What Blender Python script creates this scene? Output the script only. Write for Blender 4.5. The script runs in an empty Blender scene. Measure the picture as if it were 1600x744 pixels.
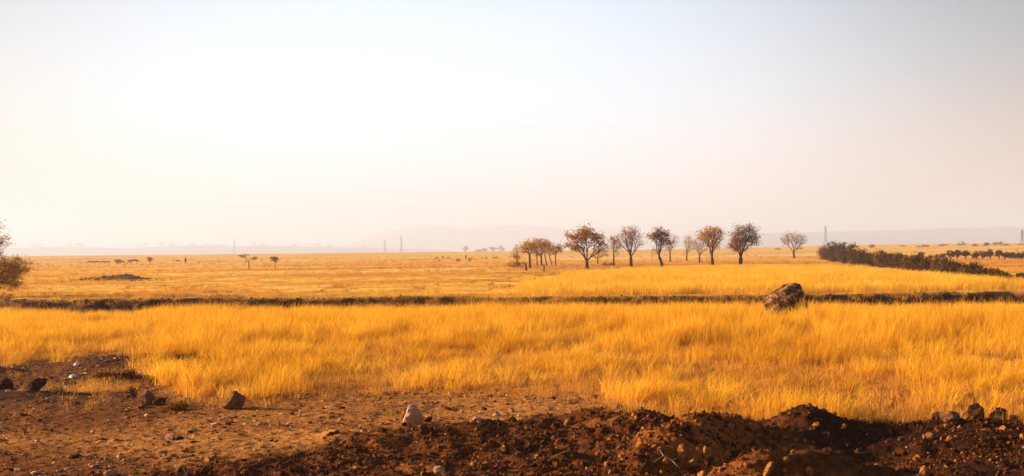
import bpy, bmesh, math, random
import numpy as np
from mathutils import Vector, Matrix

# ------------------------------------------------------------------ camera
FPX, CX, CY = 1931.0, 800.0, 372.0          # focal length and centre in photo pixels
CAM = np.array([0.0, 0.0, 2.0])
PITCH, ROLL = math.atan(15 / FPX), 0.010
fw = np.array([0, math.cos(PITCH), math.sin(PITCH)])
vu = np.array([0, -math.sin(PITCH), math.cos(PITCH)])
hx = np.array([1.0, 0, 0])
rt = math.cos(ROLL) * hx - math.sin(ROLL) * vu
up = math.sin(ROLL) * hx + math.cos(ROLL) * vu
sc = bpy.context.scene
col = sc.collection
cam = bpy.data.cameras.new('camera')
cam.sensor_width = 36.0
cam.lens = FPX / 1600 * 36
cam.clip_start, cam.clip_end = 0.1, 20000
camo = bpy.data.objects.new('camera', cam)
col.objects.link(camo)
camo.matrix_world = Matrix(((rt[0], up[0], -fw[0], CAM[0]), (rt[1], up[1], -fw[1], CAM[1]),
                            (rt[2], up[2], -fw[2], CAM[2]), (0, 0, 0, 1)))
sc.camera = camo

# ------------------------------------------------------------------ light
SUN_AZ, SUN_EL = math.radians(-80), math.radians(14)
S = Vector((math.sin(SUN_AZ) * math.cos(SUN_EL), math.cos(SUN_AZ) * math.cos(SUN_EL), math.sin(SUN_EL)))
sl = bpy.data.lights.new('sun', 'SUN')
sl.energy = 5.0
sl.angle = math.radians(0.6)
sl.color = (1.0, 0.77, 0.49)
so = bpy.data.objects.new('sun', sl)
col.objects.link(so)
so.rotation_euler = S.to_track_quat('Z', 'Y').to_euler()

w = bpy.data.worlds.new('World')
sc.world = w
w.use_nodes = True
nt = w.node_tree
nt.nodes.clear()
N = nt.nodes.new
L = nt.links.new


def vmath(nt, op, a=None, b=None):
    n = nt.nodes.new('ShaderNodeVectorMath'); n.operation = op
    for i, v in enumerate((a, b)):
        if v is None: continue
        if hasattr(v, 'links'): nt.links.new(v, n.inputs[i])
        else: n.inputs[i].default_value = v
    return n


def smath(nt, op, a=None, b=None, clamp=False):
    n = nt.nodes.new('ShaderNodeMath'); n.operation = op; n.use_clamp = clamp
    for i, v in enumerate((a, b)):
        if v is None: continue
        if hasattr(v, 'links'): nt.links.new(v, n.inputs[i])
        else: n.inputs[i].default_value = v
    return n.outputs[0]


def gauss(nt, comps, pw=1.0):
    """exp(-sum(((v-c)/s)^2)) for (v, c, s)."""
    acc = None
    for v, c, s in comps:
        d = smath(nt, 'DIVIDE', smath(nt, 'SUBTRACT', v, c), s)
        q = smath(nt, 'MULTIPLY', d, d)
        acc = q if acc is None else smath(nt, 'ADD', acc, q)
    acc = smath(nt, 'POWER', acc, pw)
    return smath(nt, 'EXPONENT', smath(nt, 'MULTIPLY', acc, -1.0))


sky = N('ShaderNodeTexSky')
sky.sky_type = 'NISHITA'
sky.sun_disc = False
sky.sun_elevation = SUN_EL
sky.sun_rotation = SUN_AZ
sky.dust_density = 3.0
bg1 = N('ShaderNodeBackground')
bg1.inputs[1].default_value = 0.05
tint = N('ShaderNodeMix'); tint.data_type = 'RGBA'; tint.blend_type = 'MULTIPLY'
tint.inputs[0].default_value = 1.0
tint.inputs[7].default_value = (0.96, 0.85, 0.86, 1)      # dusty morning air
L(sky.outputs[0], tint.inputs[6])
L(tint.outputs[2], bg1.inputs[0])
tc = N('ShaderNodeTexCoord')
sep = N('ShaderNodeSeparateXYZ')
L(tc.outputs['Generated'], sep.inputs[0])
X, Y, Z = sep.outputs
front = smath(nt, 'MULTIPLY', smath(nt, 'ADD', Y, 0.1), 1.6, True)
# pale bright veil of the hazy morning sky, wide around the view ahead
g_white = smath(nt, 'MULTIPLY', gauss(nt, [(X, -0.05, 0.37), (Z, 0.09, 0.22)], 1.6), front)
g_peach = smath(nt, 'MULTIPLY', gauss(nt, [(X, -0.62, 0.38), (Z, -0.02, 0.12)]), front)
g_rose = smath(nt, 'MULTIPLY', gauss(nt, [(X, 0.45, 0.45), (Z, 0.0, 0.10)]), front)


def emitc(c, fac, k):
    b = N('ShaderNodeBackground'); b.inputs[0].default_value = (*c, 1)
    L(smath(nt, 'MULTIPLY', fac, k), b.inputs[1]); return b.outputs[0]


def addsh(a, b):
    n = N('ShaderNodeAddShader'); L(a, n.inputs[0]); L(b, n.inputs[1]); return n.outputs[0]


tot = addsh(bg1.outputs[0], emitc((0.80, 0.96, 1.12), g_white, 0.275))
tot = addsh(tot, emitc((1.0, 0.62, 0.42), g_peach, 0.02))
tot = addsh(tot, emitc((1.0, 0.42, 0.30), g_rose, 0.16))
out = N('ShaderNodeOutputWorld')
L(tot, out.inputs[0])

sc.view_settings.view_transform = 'Standard'
sc.view_settings.look = 'None'
sc.view_settings.gamma = 1
sc.view_settings.exposure = 1.5
sc.cycles.volume_bounces = 1
sc.cycles.max_bounces = 6
sc.cycles.use_denoising = True

# ------------------------------------------------------------------ noise and terrain
rng = np.random.default_rng(7)
random.seed(7)


def _h(ix, iy, seed):
    n = (ix.astype(np.int64) * 374761393 + iy.astype(np.int64) * 668265263 + seed * 974634777) & 0xFFFFFFFF
    n = ((n ^ (n >> 13)) * 1274126177) & 0xFFFFFFFF
    n = n ^ (n >> 16)
    return (n & 0xFFFF) / 65535.0


def vnoise(x, y, seed=0):
    ix, iy = np.floor(x), np.floor(y)
    fx, fy = x - ix, y - iy
    fx = fx * fx * (3 - 2 * fx); fy = fy * fy * (3 - 2 * fy)
    a, b = _h(ix, iy, seed), _h(ix + 1, iy, seed)
    c, d = _h(ix, iy + 1, seed), _h(ix + 1, iy + 1, seed)
    return (a + (b - a) * fx) * (1 - fy) + (c + (d - c) * fx) * fy


def fbm(x, y, wl, octv=4, seed=0, gain=0.5):
    """value noise -1..1, first wavelength wl metres"""
    s, a, t = 0.0, 1.0, 0.0
    f = 1.0 / wl
    for o in range(octv):
        ca, sa = math.cos(o * 0.7), math.sin(o * 0.7)
        s = s + a * (vnoise((x * ca - y * sa) * f, (x * sa + y * ca) * f, seed + o * 17) * 2 - 1)
        t += a; a *= gain; f *= 2.03
    return s / t


def ss(a, b, x):
    t = np.clip((x - a) / (b - a), 0, 1)
    return t * t * (3 - 2 * t)


def photo_xy(x, y):
    """where a point of the level ground stands, as photo column and row (used only to lay out the plan)"""
    y = np.maximum(y, 0.5)
    py_ = CAM[2] * -1.0
    a = x * rt[0] + y * rt[1] + py_ * rt[2]
    b = x * up[0] + y * up[1] + py_ * up[2]
    c = x * fw[0] + y * fw[1] + py_ * fw[2]
    return CX + FPX * a / c, CY - FPX * b / c


def lerp(px, pts):
    return np.interp(px, [p[0] for p in pts], [p[1] for p in pts])


DITCH = [(-800, 54), (0, 52.6), (350, 51.5), (800, 49.6), (1250, 49.2), (1600, 50.0), (2400, 51)]
BERM = [(-400, 0), (440, 0.0), (580, .01), (700, .04), (850, .09), (950, .18), (1000, .24), (1060, .17), (1110, .08), (1135, .05),
        (1165, .01), (1200, .13), (1240, .26), (1258, .28), (1300, .18), (1340, .08), (1400, .03), (1450, .07), (1600, .07), (2400, .07)]


def seg_d(x, y, a, b):
    ax, ay = a; bx, by = b
    t = np.clip(((x - ax) * (bx - ax) + (y - ay) * (by - ay)) / ((bx - ax) ** 2 + (by - ay) ** 2), 0, 1)
    return np.hypot(x - ax - t * (bx - ax), y - ay - t * (by - ay)), t


def soil_mask(x, y):
    """dark turned soil (1) against pale dry earth (0)"""
    px, py = photo_xy(x, y)
    edge = lerp(px, [(-400, 775), (0, 752), (200, 738), (380, 716), (480, 700), (540, 688), (600, 670), (660, 660), (750, 657), (850, 645),
                     (930, 636), (1000, 648), (1100, 652), (1700, 662), (2400, 660)])
    n = fbm(x, y, 0.8, 4, 5)
    m = ss(-10, 14, py - edge + n * 16)
    f = ss(44, 50, y)
    return m * (1 - f)


def grass_front(px):
    return lerp(px, [(-400, 572), (0, 570), (90, 560), (150, 553), (185, 557), (215, 566), (240, 584), (262, 606), (330, 618), (430, 616), (480, 610),
                     (560, 601), (620, 604), (700, 606), (850, 607), (930, 614), (1010, 640), (1080, 655), (1200, 662), (2400, 668)])


def height(x, y):
    x = np.asarray(x, float); y = np.asarray(y, float)
    px, py = photo_xy(x, y)
    r = np.hypot(x, y)
    yd = lerp(px, DITCH)
    # the plain
    z = np.interp(y, [0, 26, 30, 1e5], [0, 0, 0, 0])
    z = z - (0.56 + .10 * ss(1200, 1500, px) - .10 * (1 - ss(250, 600, px))) * ss(26, 46, y) * (1 - ss(-1.1, 0.15, y - yd - fbm(x, y, 1.8, 4, 11, .6) * 1.0)) * (1 + .22 * fbm(x, y * 0, 7, 3, 12))
    far = np.interp(y, [60, 330, 800, 830, 900, 1300, 1700, 9000], [0, -1.0, -0.3, -0.45, -2.5, -12, -14, -14])
    rise = ss(60, 260, x) * np.interp(y, [120, 600, 900, 1400], [0, 1.5, 2.2, 2.2])
    z = z + far * (y > 0) + rise * ss(100, 300, y)
    z = z + ss(55, 120, y) * 0.10 * fbm(x, y, 30, 3, 21) + ss(15, 25, y) * 0.04 * fbm(x, y, 4.0, 3, 23) * (1 - ss(60, 90, y))
    # edge lip of the ditch bank
    z = z + (0.02 + .05 * fbm(x, y, 2.8, 3, 13)) * np.exp(-((y - yd - 0.5) / 0.6) ** 2) + .05 * fbm(x, y, .8, 3, 14) * np.exp(-((y - yd + .4) / 0.8) ** 2)
    near = 1 - ss(30, 45, r)
    sm = soil_mask(x, y)
    # ridge of turned soil
    bh = lerp(px, BERM)
    yc = 13.3 + 0.25 * fbm(x, y * 0 + 3.0, 1.5, 3, 31)
    dy = y - yc
    prof = np.where(dy > 0, np.exp(-(dy / 0.42) ** 2), np.exp(-(dy / 1.15) ** 2))
    z = z + near * bh * prof
    # spur and lumps on the near side of the ridge
    for a, b, h, wd in (((1.35, 11.7), (2.25, 12.7), .27, .27), ((2.1, 10.7), (2.9, 11.0), .20, .24), ((1.15, 11.25), (1.8, 11.5), .10, .24),
                        ((-0.9, 13.0), (0.8, 13.4), .07, .22), ((-0.6, 12.2), (1.2, 12.6), .06, .20), ((-0.2, 11.5), (1.0, 11.7), .05, .18),
                        ((3.9, 12.2), (5.0, 12.4), .06, .30), ((4.3, 11.1), (5.2, 11.4), .06, .25), ((-1.9, 13.1), (-1.3, 12.7), .06, .2)):
        d, t = seg_d(x, y, a, b)
        z = z + near * h * np.exp(-((d + 0.05 * fbm(x, y, .4, 2, 37)) / wd) ** 2) * (0.75 + 0.5 * vnoise(x * 2.2, y * 2.2, 33))
    # hollow right of the spur
    z = z - near * 0.14 * np.exp(-((x - 3.2) / 0.9) ** 2 - ((y - 12.0) / 0.8) ** 2)
    # heaps on the left
    z = z + near * 0.17 * np.exp(-((x + 6.95) / 0.75) ** 2 - ((y - 22.2) / 0.8) ** 2) * (1 + .3 * fbm(x, y, .5, 3, 38))
    z = z + near * 0.12 * np.exp(-((x + 8.9) / 0.55) ** 2 - ((y - 20.8) / 0.5) ** 2)
    z = z + near * 0.10 * np.exp(-((x + 6.1) / 0.9) ** 2 - ((y - 19.2) / 0.35) ** 2)
    z = z + near * 0.09 * np.exp(-((x + 7.0) / 1.1) ** 2 - ((y - 17.2) / 0.3) ** 2)
    # stony mound far left, beyond the ditch
    z = z + 0.42 * np.exp(-((x + 28.0) / 2.3) ** 2 - ((y - 88) / 2.0) ** 2) * (1 + .35 * fbm(x, y, 1.2, 3, 39))
    # roughness
    n1 = fbm(x, y, 0.42, 5, 41, 0.62)
    n2 = fbm(x, y, 0.10, 3, 43, 0.6)
    rid = 1 - np.abs(fbm(x, y, 0.55, 4, 45, 0.55)) * 2
    z = z + near * sm * (0.060 * n1 + 0.028 * n2 + 0.045 * rid - 0.03)
    dry = near * (1 - sm)
    z = z + dry * (0.030 * fbm(x, y * 1.6, 0.45, 5, 47, 0.65) + 0.015 * n2 + 0.03 * fbm(x, y, 2.5, 2, 48))
    return z


def H(x, y):
    return float(height(np.array([float(x)]), np.array([float(y)]))[0])


TS = 5.0 * 1.006 ** np.arange(1080)


def hit(px, py):
    """world point of the ground seen at a photo pixel"""
    d = fw + rt * (px - CX) / FPX + up * (CY - py) / FPX
    ts = TS
    for _ in range(2):
        Q = CAM + d * ts[:, None]
        below = Q[:, 2] < height(Q[:, 0], Q[:, 1])
        i = int(np.argmax(below)) if below.any() else -1
        if i < 1: break
        ts = np.linspace(ts[i - 1], ts[i], 24)
    q = CAM + d * ts[max(i, 0)] if below.any() else CAM + d * 800
    return Vector((q[0], q[1], H(q[0], q[1])))


def at(px, Yd):
    """ground point on photo column px at Yd metres ahead"""
    x = (px - CX) / FPX * Yd
    return Vector((x, Yd, H(x, Yd)))


def row_z(px, py, Yd):
    """height of the photo row py at distance Yd"""
    d = fw + rt * (px - CX) / FPX + up * (CY - py) / FPX
    return CAM[2] + d[2] / d[1] * Yd


# ------------------------------------------------------------------ helpers
def tag(o, label=None, cat=None, group=None, kind=None):
    if label: o['label'] = label
    if cat: o['category'] = cat
    if group: o['group'] = group
    if kind: o['kind'] = kind
    return o


def empty(name, loc, rz=0.0):
    o = bpy.data.objects.new(name, None)
    o.empty_display_size = 0.2
    col.objects.link(o); o.location = loc; o.rotation_euler = (0, 0, rz)
    return o


def mesh_np(name, verts, faces, mat, parent=None, link=True, smooth=False):
    """faces: (n,k) array or list of such"""
    me = bpy.data.meshes.new(name)
    verts = np.asarray(verts, np.float32).reshape(-1, 3)
    fl = faces if isinstance(faces, list) else [faces]
    fl = [np.asarray(f, np.int32) for f in fl if len(f)]
    loops = np.concatenate([f.ravel() for f in fl])
    starts, tot, s = [], [], 0
    for f in fl:
        k = f.shape[1]; starts.append(s + np.arange(len(f)) * k); s += f.size
    starts = np.concatenate(starts)
    me.vertices.add(len(verts)); me.vertices.foreach_set('co', verts.ravel())
    me.loops.add(len(loops)); me.loops.foreach_set('vertex_index', loops)
    me.polygons.add(len(starts)); me.polygons.foreach_set('loop_start', starts.astype(np.int32))
    me.update(calc_edges=True)
    if smooth: me.polygons.foreach_set('use_smooth', np.ones(len(starts), bool))
    if mat: me.materials.append(mat)
    o = bpy.data.objects.new(name, me)
    if link: col.objects.link(o)
    if parent: o.parent = parent
    return o


class Tubes:
    def __init__(s): s.v, s.f, s.n = [], [], 0

    def add(s, pts, rad, k=5):
        pts = [np.asarray(p, float) for p in pts]
        m = len(pts)
        for i, p in enumerate(pts):
            d = pts[min(i + 1, m - 1)] - pts[max(i - 1, 0)]
            d = d / (np.linalg.norm(d) + 1e-9)
            a = np.array([1., 0, 0]) if abs(d[2]) > .8 else np.array([0, 0, 1.])
            u = np.cross(d, a); u /= np.linalg.norm(u); v = np.cross(d, u)
            an = np.arange(k) * 2 * math.pi / k
            s.v.append(p + rad[i] * (np.cos(an)[:, None] * u + np.sin(an)[:, None] * v))
        b = s.n
        for i in range(m - 1):
            for j in range(k):
                s.f.append((b + i * k + j, b + i * k + (j + 1) % k, b + (i + 1) * k + (j + 1) % k, b + (i + 1) * k + j))
        s.n += m * k

    def build(s, name, mat, parent=None, smooth=True):
        return mesh_np(name, np.concatenate(s.v), np.array(s.f), mat, parent, smooth=smooth)


# ------------------------------------------------------------------ materials
def newmat(name):
    m = bpy.data.materials.new(name); m.use_nodes = True
    t = m.node_tree; b = t.nodes['Principled BSDF']
    b.inputs['Roughness'].default_value = 0.9
    b.inputs['Specular IOR Level'].default_value = 0.03
    return m, t, b


def noise_node(t, scale, detail=4, rough=0.6, vec=None):
    n = t.nodes.new('ShaderNodeTexNoise'); n.inputs['Scale'].default_value = scale
    n.inputs['Detail'].default_value = detail; n.inputs['Roughness'].default_value = rough
    if vec is not None: t.links.new(vec, n.inputs['Vector'])
    return n.outputs[0]


def ramp(t, fac, stops):
    r = t.nodes.new('ShaderNodeValToRGB')
    while len(r.color_ramp.elements) < len(stops): r.color_ramp.elements.new(0.5)
    for e, (p, c) in zip(r.color_ramp.elements, stops):
        e.position = p; e.color = (*c, 1) if len(c) == 3 else c
    t.links.new(fac, r.inputs[0]); return r.outputs[0]


def mixc(t, fac, a, b, mode='MIX'):
    n = t.nodes.new('ShaderNodeMix'); n.data_type = 'RGBA'; n.blend_type = mode
    for i, v in ((0, fac), (6, a), (7, b)):
        if hasattr(v, 'links'): t.links.new(v, n.inputs[i])
        else: n.inputs[i].default_value = v if i == 0 else (*v, 1)
    return n.outputs[2]


def bump(t, b, h, dist, strength=1.0):
    n = t.nodes.new('ShaderNodeBump'); n.inputs['Distance'].default_value = dist
    n.inputs['Strength'].default_value = strength
    t.links.new(h, n.inputs['Height']); t.links.new(n.outputs[0], b.inputs['Normal'])


def simple(name, c, var=0.35, scale=6.0, bd=0.0, rnd=0.0):
    m, t, b = newmat(name)
    g = t.nodes.new('ShaderNodeNewGeometry')
    n = noise_node(t, scale, 5, .65, g.outputs['Position'])
    lo = tuple(v * (1 - var) for v in c); hi = tuple(min(1, v * (1 + var)) for v in c)
    cc = ramp(t, n, [(0.3, lo), (0.7, hi)])
    if rnd:
        oi = t.nodes.new('ShaderNodeObjectInfo')
        k = ramp(t, oi.outputs['Random'], [(0, (1 - rnd,) * 3), (1, (1 + rnd,) * 3)])
        cc = mixc(t, 1.0, cc, k, 'MULTIPLY')
    t.links.new(cc, b.inputs['Base Color'])
    if bd: bump(t, b, n, bd)
    return m


def leafy(name, c1, c2, trans=0.35, per_inst=True):
    """thin matt leaf or straw that lets some light through; colour varies per leaf (attribute rnd)"""
    m = bpy.data.materials.new(name); m.use_nodes = True
    t = m.node_tree; t.nodes.clear()
    a = t.nodes.new('ShaderNodeAttribute'); a.attribute_name = 'rnd'
    fac = a.outputs['Fac']
    if per_inst:
        oi = t.nodes.new('ShaderNodeObjectInfo')
        fac = smath(t, 'ADD', smath(t, 'MULTIPLY', fac, .6), smath(t, 'MULTIPLY', oi.outputs['Random'], .4))
    cc = ramp(t, fac, [(0.1, c1), (0.9, c2)])
    g = t.nodes.new('ShaderNodeNewGeometry')
    n = noise_node(t, 0.35, 3, .5, g.outputs['Position'])
    k = ramp(t, n, [(0.3, (0.82, 0.72, 0.6)), (0.7, (1.12, 1.15, 1.3))])
    cc = mixc(t, 1.0, cc, k, 'MULTIPLY')
    d = t.nodes.new('ShaderNodeBsdfDiffuse'); tr = t.nodes.new('ShaderNodeBsdfTranslucent')
    mx = t.nodes.new('ShaderNodeMixShader'); mx.inputs[0].default_value = trans
    o = t.nodes.new('ShaderNodeOutputMaterial')
    t.links.new(cc, d.inputs[0]); t.links.new(cc, tr.inputs[0])
    t.links.new(d.outputs[0], mx.inputs[1]); t.links.new(tr.outputs[0], mx.inputs[2]); t.links.new(mx.outputs[0], o.inputs[0])
    return m


M_straw = leafy('straw', (0.56, 0.19, 0.005), (0.96, 0.60, 0.055), 0.46)
M_straw_far = leafy('straw_far', (0.60, 0.28, 0.020), (0.90, 0.60, 0.070), 0.46)
M_straw_dark = leafy('straw_dark', (0.20, 0.065, 0.008), (0.50, 0.21, 0.025), 0.3)
M_stub = leafy('stubble', (0.50, 0.20, 0.022), (0.78, 0.42, 0.085), 0.35)
M_leaf_brown = leafy('leaf_brown', (0.22, 0.082, 0.007), (0.62, 0.29, 0.036), 0.40, False)
M_leaf_dark = leafy('leaf_dark', (0.12, 0.042, 0.005), (0.38, 0.16, 0.020), 0.30, False)
M_leaf_gold = leafy('leaf_gold', (0.36, 0.16, 0.010), (0.74, 0.40, 0.050), 0.44, False)
M_bush = leafy('bush_leaf', (0.034, 0.022, 0.004), (0.17, 0.088, 0.011), 0.22, False)
M_leaf_olive = leafy('leaf_olive', (0.30, 0.155, 0.008), (0.66, 0.38, 0.040), 0.45, False)
M_bush_gold = leafy('bush_leaf_sunlit', (0.060, 0.033, 0.004), (0.26, 0.135, 0.014), 0.25, False)  # lighter copy of the bush leaf, sunlit gold put into its colour
M_bark = simple('bark', (0.085, 0.034, 0.013), .4, 8, .01)
M_bark_pale = simple('bark_pale', (0.26, 0.13, 0.07), .3, 8, .01)
M_stick = simple('bleached_wood', (0.45, 0.32, 0.22), .2, 30)
M_rock = simple('rock_brown', (0.17, 0.072, 0.030), .5, 14, .02)
M_rock_big = None
M_rock_pink = simple('rock_pink', (0.42, 0.235, 0.15), .25, 20, .01)
M_rock_dark = simple('rock_dark', (0.070, 0.028, 0.013), .45, 16, .02)
M_rock_white = simple('rock_white', (0.80, 0.68, 0.55), .12, 30)
M_clod_or = simple('clod_orange', (0.28, 0.105, 0.026), .55, 28, .015)
M_clod = simple('clod_soil', (0.085, 0.026, 0.006), .6, 20, .008, 0.5)
M_pebble = simple('pebble', (0.42, 0.23, 0.11), .35, 12, 0, 0.5)
M_steel = simple('pylon_steel', (0.10, 0.09, 0.085), .1, 1)
M_hide = simple('hide', (0.17, 0.07, 0.025), .3, 2)
M_cloth = simple('dark_cloth', (0.035, 0.025, 0.03), .2, 5)
M_skin = simple('skin', (0.12, 0.06, 0.035), .1, 5)


def boulder_mat():
    m, t, b = newmat('boulder')
    g = t.nodes.new('ShaderNodeNewGeometry')
    n1 = noise_node(t, 5.0, 6, .7, g.outputs['Position'])
    n2 = noise_node(t, 22.0, 4, .6, g.outputs['Position'])
    c = ramp(t, n1, [(0.36, (0.030, 0.012, 0.006)), (0.48, (0.10, 0.042, 0.017)), (0.55, (0.30, 0.15, 0.055)), (0.68, (0.62, 0.38, 0.16))])
    c = mixc(t, 0.5, c, ramp(t, n2, [(0.35, (0.4, 0.4, 0.4)), (0.7, (1.3, 1.3, 1.3))]), 'MULTIPLY')
    t.links.new(c, b.inputs['Base Color'])
    bump(t, b, n1, 0.12)
    return m


M_rock_big = boulder_mat()


def ground_mat():
    m, t, b = newmat('earth')
    g = t.nodes.new('ShaderNodeNewGeometry')
    pos = g.outputs['Position']
    a = t.nodes.new('ShaderNodeAttribute'); a.attribute_name = 'Col'
    sp = t.nodes.new('ShaderNodeSeparateXYZ'); t.links.new(pos, sp.inputs[0])
    n1 = noise_node(t, 9.0, 6, .7, pos)
    n2 = noise_node(t, 55.0, 3, .6, pos)
    k1 = ramp(t, n1, [(0.28, (0.50, 0.46, 0.44)), (0.5, (0.95, 0.95, 0.95)), (0.74, (1.55, 1.5, 1.45))])
    k2 = ramp(t, n2, [(0.30, (0.65, 0.62, 0.6)), (0.7, (1.4, 1.4, 1.4))])
    c = mixc(t, 1.0, a.outputs['Color'], k1, 'MULTIPLY')
    c = mixc(t, 1.0, c, k2, 'MULTIPLY')
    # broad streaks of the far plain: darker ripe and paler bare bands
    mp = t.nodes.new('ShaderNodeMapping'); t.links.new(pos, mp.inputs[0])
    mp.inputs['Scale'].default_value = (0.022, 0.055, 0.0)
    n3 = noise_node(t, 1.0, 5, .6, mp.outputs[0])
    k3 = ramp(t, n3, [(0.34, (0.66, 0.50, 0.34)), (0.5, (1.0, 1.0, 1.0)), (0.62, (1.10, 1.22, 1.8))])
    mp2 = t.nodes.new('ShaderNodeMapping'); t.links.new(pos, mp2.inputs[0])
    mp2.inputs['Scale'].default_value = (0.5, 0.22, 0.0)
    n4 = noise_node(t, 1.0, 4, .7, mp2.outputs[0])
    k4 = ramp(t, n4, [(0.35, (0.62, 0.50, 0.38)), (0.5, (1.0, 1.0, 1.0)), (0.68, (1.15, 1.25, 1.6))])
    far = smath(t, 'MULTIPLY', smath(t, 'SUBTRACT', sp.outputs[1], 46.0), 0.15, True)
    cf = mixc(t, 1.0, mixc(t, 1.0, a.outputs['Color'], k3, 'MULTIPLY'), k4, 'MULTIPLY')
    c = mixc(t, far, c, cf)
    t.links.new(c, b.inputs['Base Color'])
    bump(t, b, smath(t, 'ADD', n1, smath(t, 'MULTIPLY', n2, .45)), 0.06, 1.0)
    b.inputs['Specular IOR Level'].default_value = 0.05
    return m


# ------------------------------------------------------------------ ground sheet
def build_ground():
    r = [0.05, 1, 2, 3, 4, 5, 6, 7, 8, 9, 9.5, 10]
    x = 10.0
    while x < 17: x += 0.020; r.append(x)
    while x < 24: x += 0.04; r.append(x)
    while x < 47: x *= 1.006; r.append(x)
    while x < 56: x += 0.09; r.append(x)
    while x < 150: x *= 1.010; r.append(x)
    while x < 9500: x *= 1.028; r.append(x)
    r = np.array(r)
    fine = np.arange(-29, 29.001, 0.09)
    side = np.concatenate([np.arange(29.5, 45, .5), np.arange(45, 180, 3)])
    th = np.radians(np.concatenate([-side[::-1], fine, side]))
    R, T = np.meshgrid(r, th, indexing='ij')
    x, y = R * np.sin(T), R * np.cos(T)
    z = height(x, y)
    n, k = R.shape
    V = np.stack([x, y, z], -1).reshape(-1, 3)
    i = np.arange(n - 1)[:, None] * k; j = np.arange(k)[None, :]
    j2 = (j + 1) % k
    F = np.stack([i + j, i + j2, i + k + j2, i + k + j], -1).reshape(-1, 4)
    o = mesh_np('ground', V, F, ground_mat(), smooth=True)
    # material patches, with sun and shade painted into the soil and bank
    xf, yf = x.ravel(), y.ravel()
    px, py = photo_xy(xf, yf)
    sm = soil_mask(xf, yf)
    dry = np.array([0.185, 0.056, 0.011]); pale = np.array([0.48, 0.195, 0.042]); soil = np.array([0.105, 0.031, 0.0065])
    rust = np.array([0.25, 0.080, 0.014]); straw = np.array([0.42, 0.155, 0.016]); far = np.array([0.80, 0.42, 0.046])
    n = fbm(xf, yf, 1.6, 4, 61)[:, None]
    c = dry + (pale - dry) * ss(-.15, .55, n)
    # pale trodden strip between grass and soil
    strip = np.exp(-((py - lerp(px, [(0, 690), (200, 690), (420, 650), (560, 630), (900, 622), (1600, 630)])) / 24.0) ** 2) * ss(-100, 350, px) 
    strip = np.maximum(strip, 0.8 * np.exp(-((py - 688) / 16.) ** 2) * (1 - ss(350, 500, px)))
    c = c + (pale * 1.1 - c) * np.clip(strip * (0.85 + .5 * n[:, 0]), 0, 1)[:, None]
    # browner stony ground at the left
    br = (ss(548, 560, py) * (1 - ss(622, 650, py)) * (1 - ss(200, 300, px)))[:, None]
    c = c + (np.array([0.17, 0.062, 0.020]) - c) * br * np.clip(0.8 + .5 * n, 0, 1)
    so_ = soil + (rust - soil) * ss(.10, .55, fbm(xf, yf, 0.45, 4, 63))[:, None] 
    so_ = so_ + (rust * 1.7 - so_) * (np.exp(-((xf - 1.95) / .70) ** 2 - ((yf - 11.9) / 1.1) ** 2) * .85)[:, None]  # sunlit orange of the spur, painted into the soil colour
    dk = ss(2.4, 3.2, xf)[:, None] * 0.62  # shade over the soil right of the spur, painted darker
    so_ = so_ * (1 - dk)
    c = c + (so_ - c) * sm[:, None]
    fieldm = (1 - ss(-6, 6, py - grass_front(px) + n[:, 0] * 8))[:, None]
    c = c + (straw * (1 + .25 * n) - c) * fieldm
    f2 = ss(47, 52, yf)[:, None]
    c = c + (far - c) * f2
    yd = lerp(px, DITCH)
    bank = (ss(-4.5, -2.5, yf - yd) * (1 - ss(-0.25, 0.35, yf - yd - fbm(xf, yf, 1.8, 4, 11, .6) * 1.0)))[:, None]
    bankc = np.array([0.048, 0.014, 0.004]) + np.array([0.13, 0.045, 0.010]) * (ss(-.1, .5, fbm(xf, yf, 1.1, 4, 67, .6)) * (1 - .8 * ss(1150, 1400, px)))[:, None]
    bankc = bankc * (1 - .4 * ss(1200, 1450, px))[:, None]  # shade on the right end of the ditch bank, painted darker
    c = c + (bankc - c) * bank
    lip = np.exp(-((yf - yd - 0.9) / 0.7) ** 2)[:, None] * 0.6
    c = c + (np.array([0.55, 0.28, 0.08]) - c) * lip
    for (a1, b1, a2, b2, wr) in ((350, 434, 470, 424, 1.6), (470, 424, 640, 420, 1.6), (640, 420, 820, 411, 1.3), (860, 399, 1280, 393, 1.2), (1130, 411, 1240, 409, 1.3), (300, 448, 560, 444, 1.0)):
        tt = np.clip((px - a1) / (a2 - a1), 0, 1)
        on = ss(a1 - 30, a1 + 20, px) * (1 - ss(a2 - 20, a2 + 30, px))
        m_ = np.exp(-((py - (b1 + (b2 - b1) * tt)) / wr) ** 2) * on * (yf > 55)
        c = c + (np.array([0.85, 0.56, 0.24]) - c) * (m_ * .7)[:, None]
    # far stony mound and the ripe darker belt under the trees
    md = np.exp(-((xf + 28.) / 2.7) ** 2 - ((yf - 87.5) / 2.0) ** 2)
    c = c + (np.array([0.14, 0.06, 0.03]) - c) * (ss(.25, .6, md + .3 * fbm(xf, yf, .7, 3, 68)) * .9)[:, None]
    belt = ss(750, 830, px) * (np.exp(-((yf - 150) / 42.) ** 2))
    c = c + (np.array([0.50, 0.20, 0.022]) - c) * (belt * .85)[:, None]
    for (xx, yy, rx, ry) in ((-6.95, 22.2, .95, .9), (-8.9, 20.8, .7, .6), (-6.1, 19.2, 1.0, .45), (-7.0, 17.2, 1.3, .4)):
        md = np.exp(-((xf - xx) / rx) ** 2 - ((yf - yy) / ry) ** 2)
        c = c + (np.array([0.085, 0.038, 0.022]) - c) * (ss(.35, .7, md + .3 * fbm(xf, yf, .4, 3, 69)) * .85)[:, None]
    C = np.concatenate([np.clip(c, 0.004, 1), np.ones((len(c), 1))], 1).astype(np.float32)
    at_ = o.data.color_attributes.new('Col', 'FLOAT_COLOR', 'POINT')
    at_.data.foreach_set('color', C.ravel())
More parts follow.
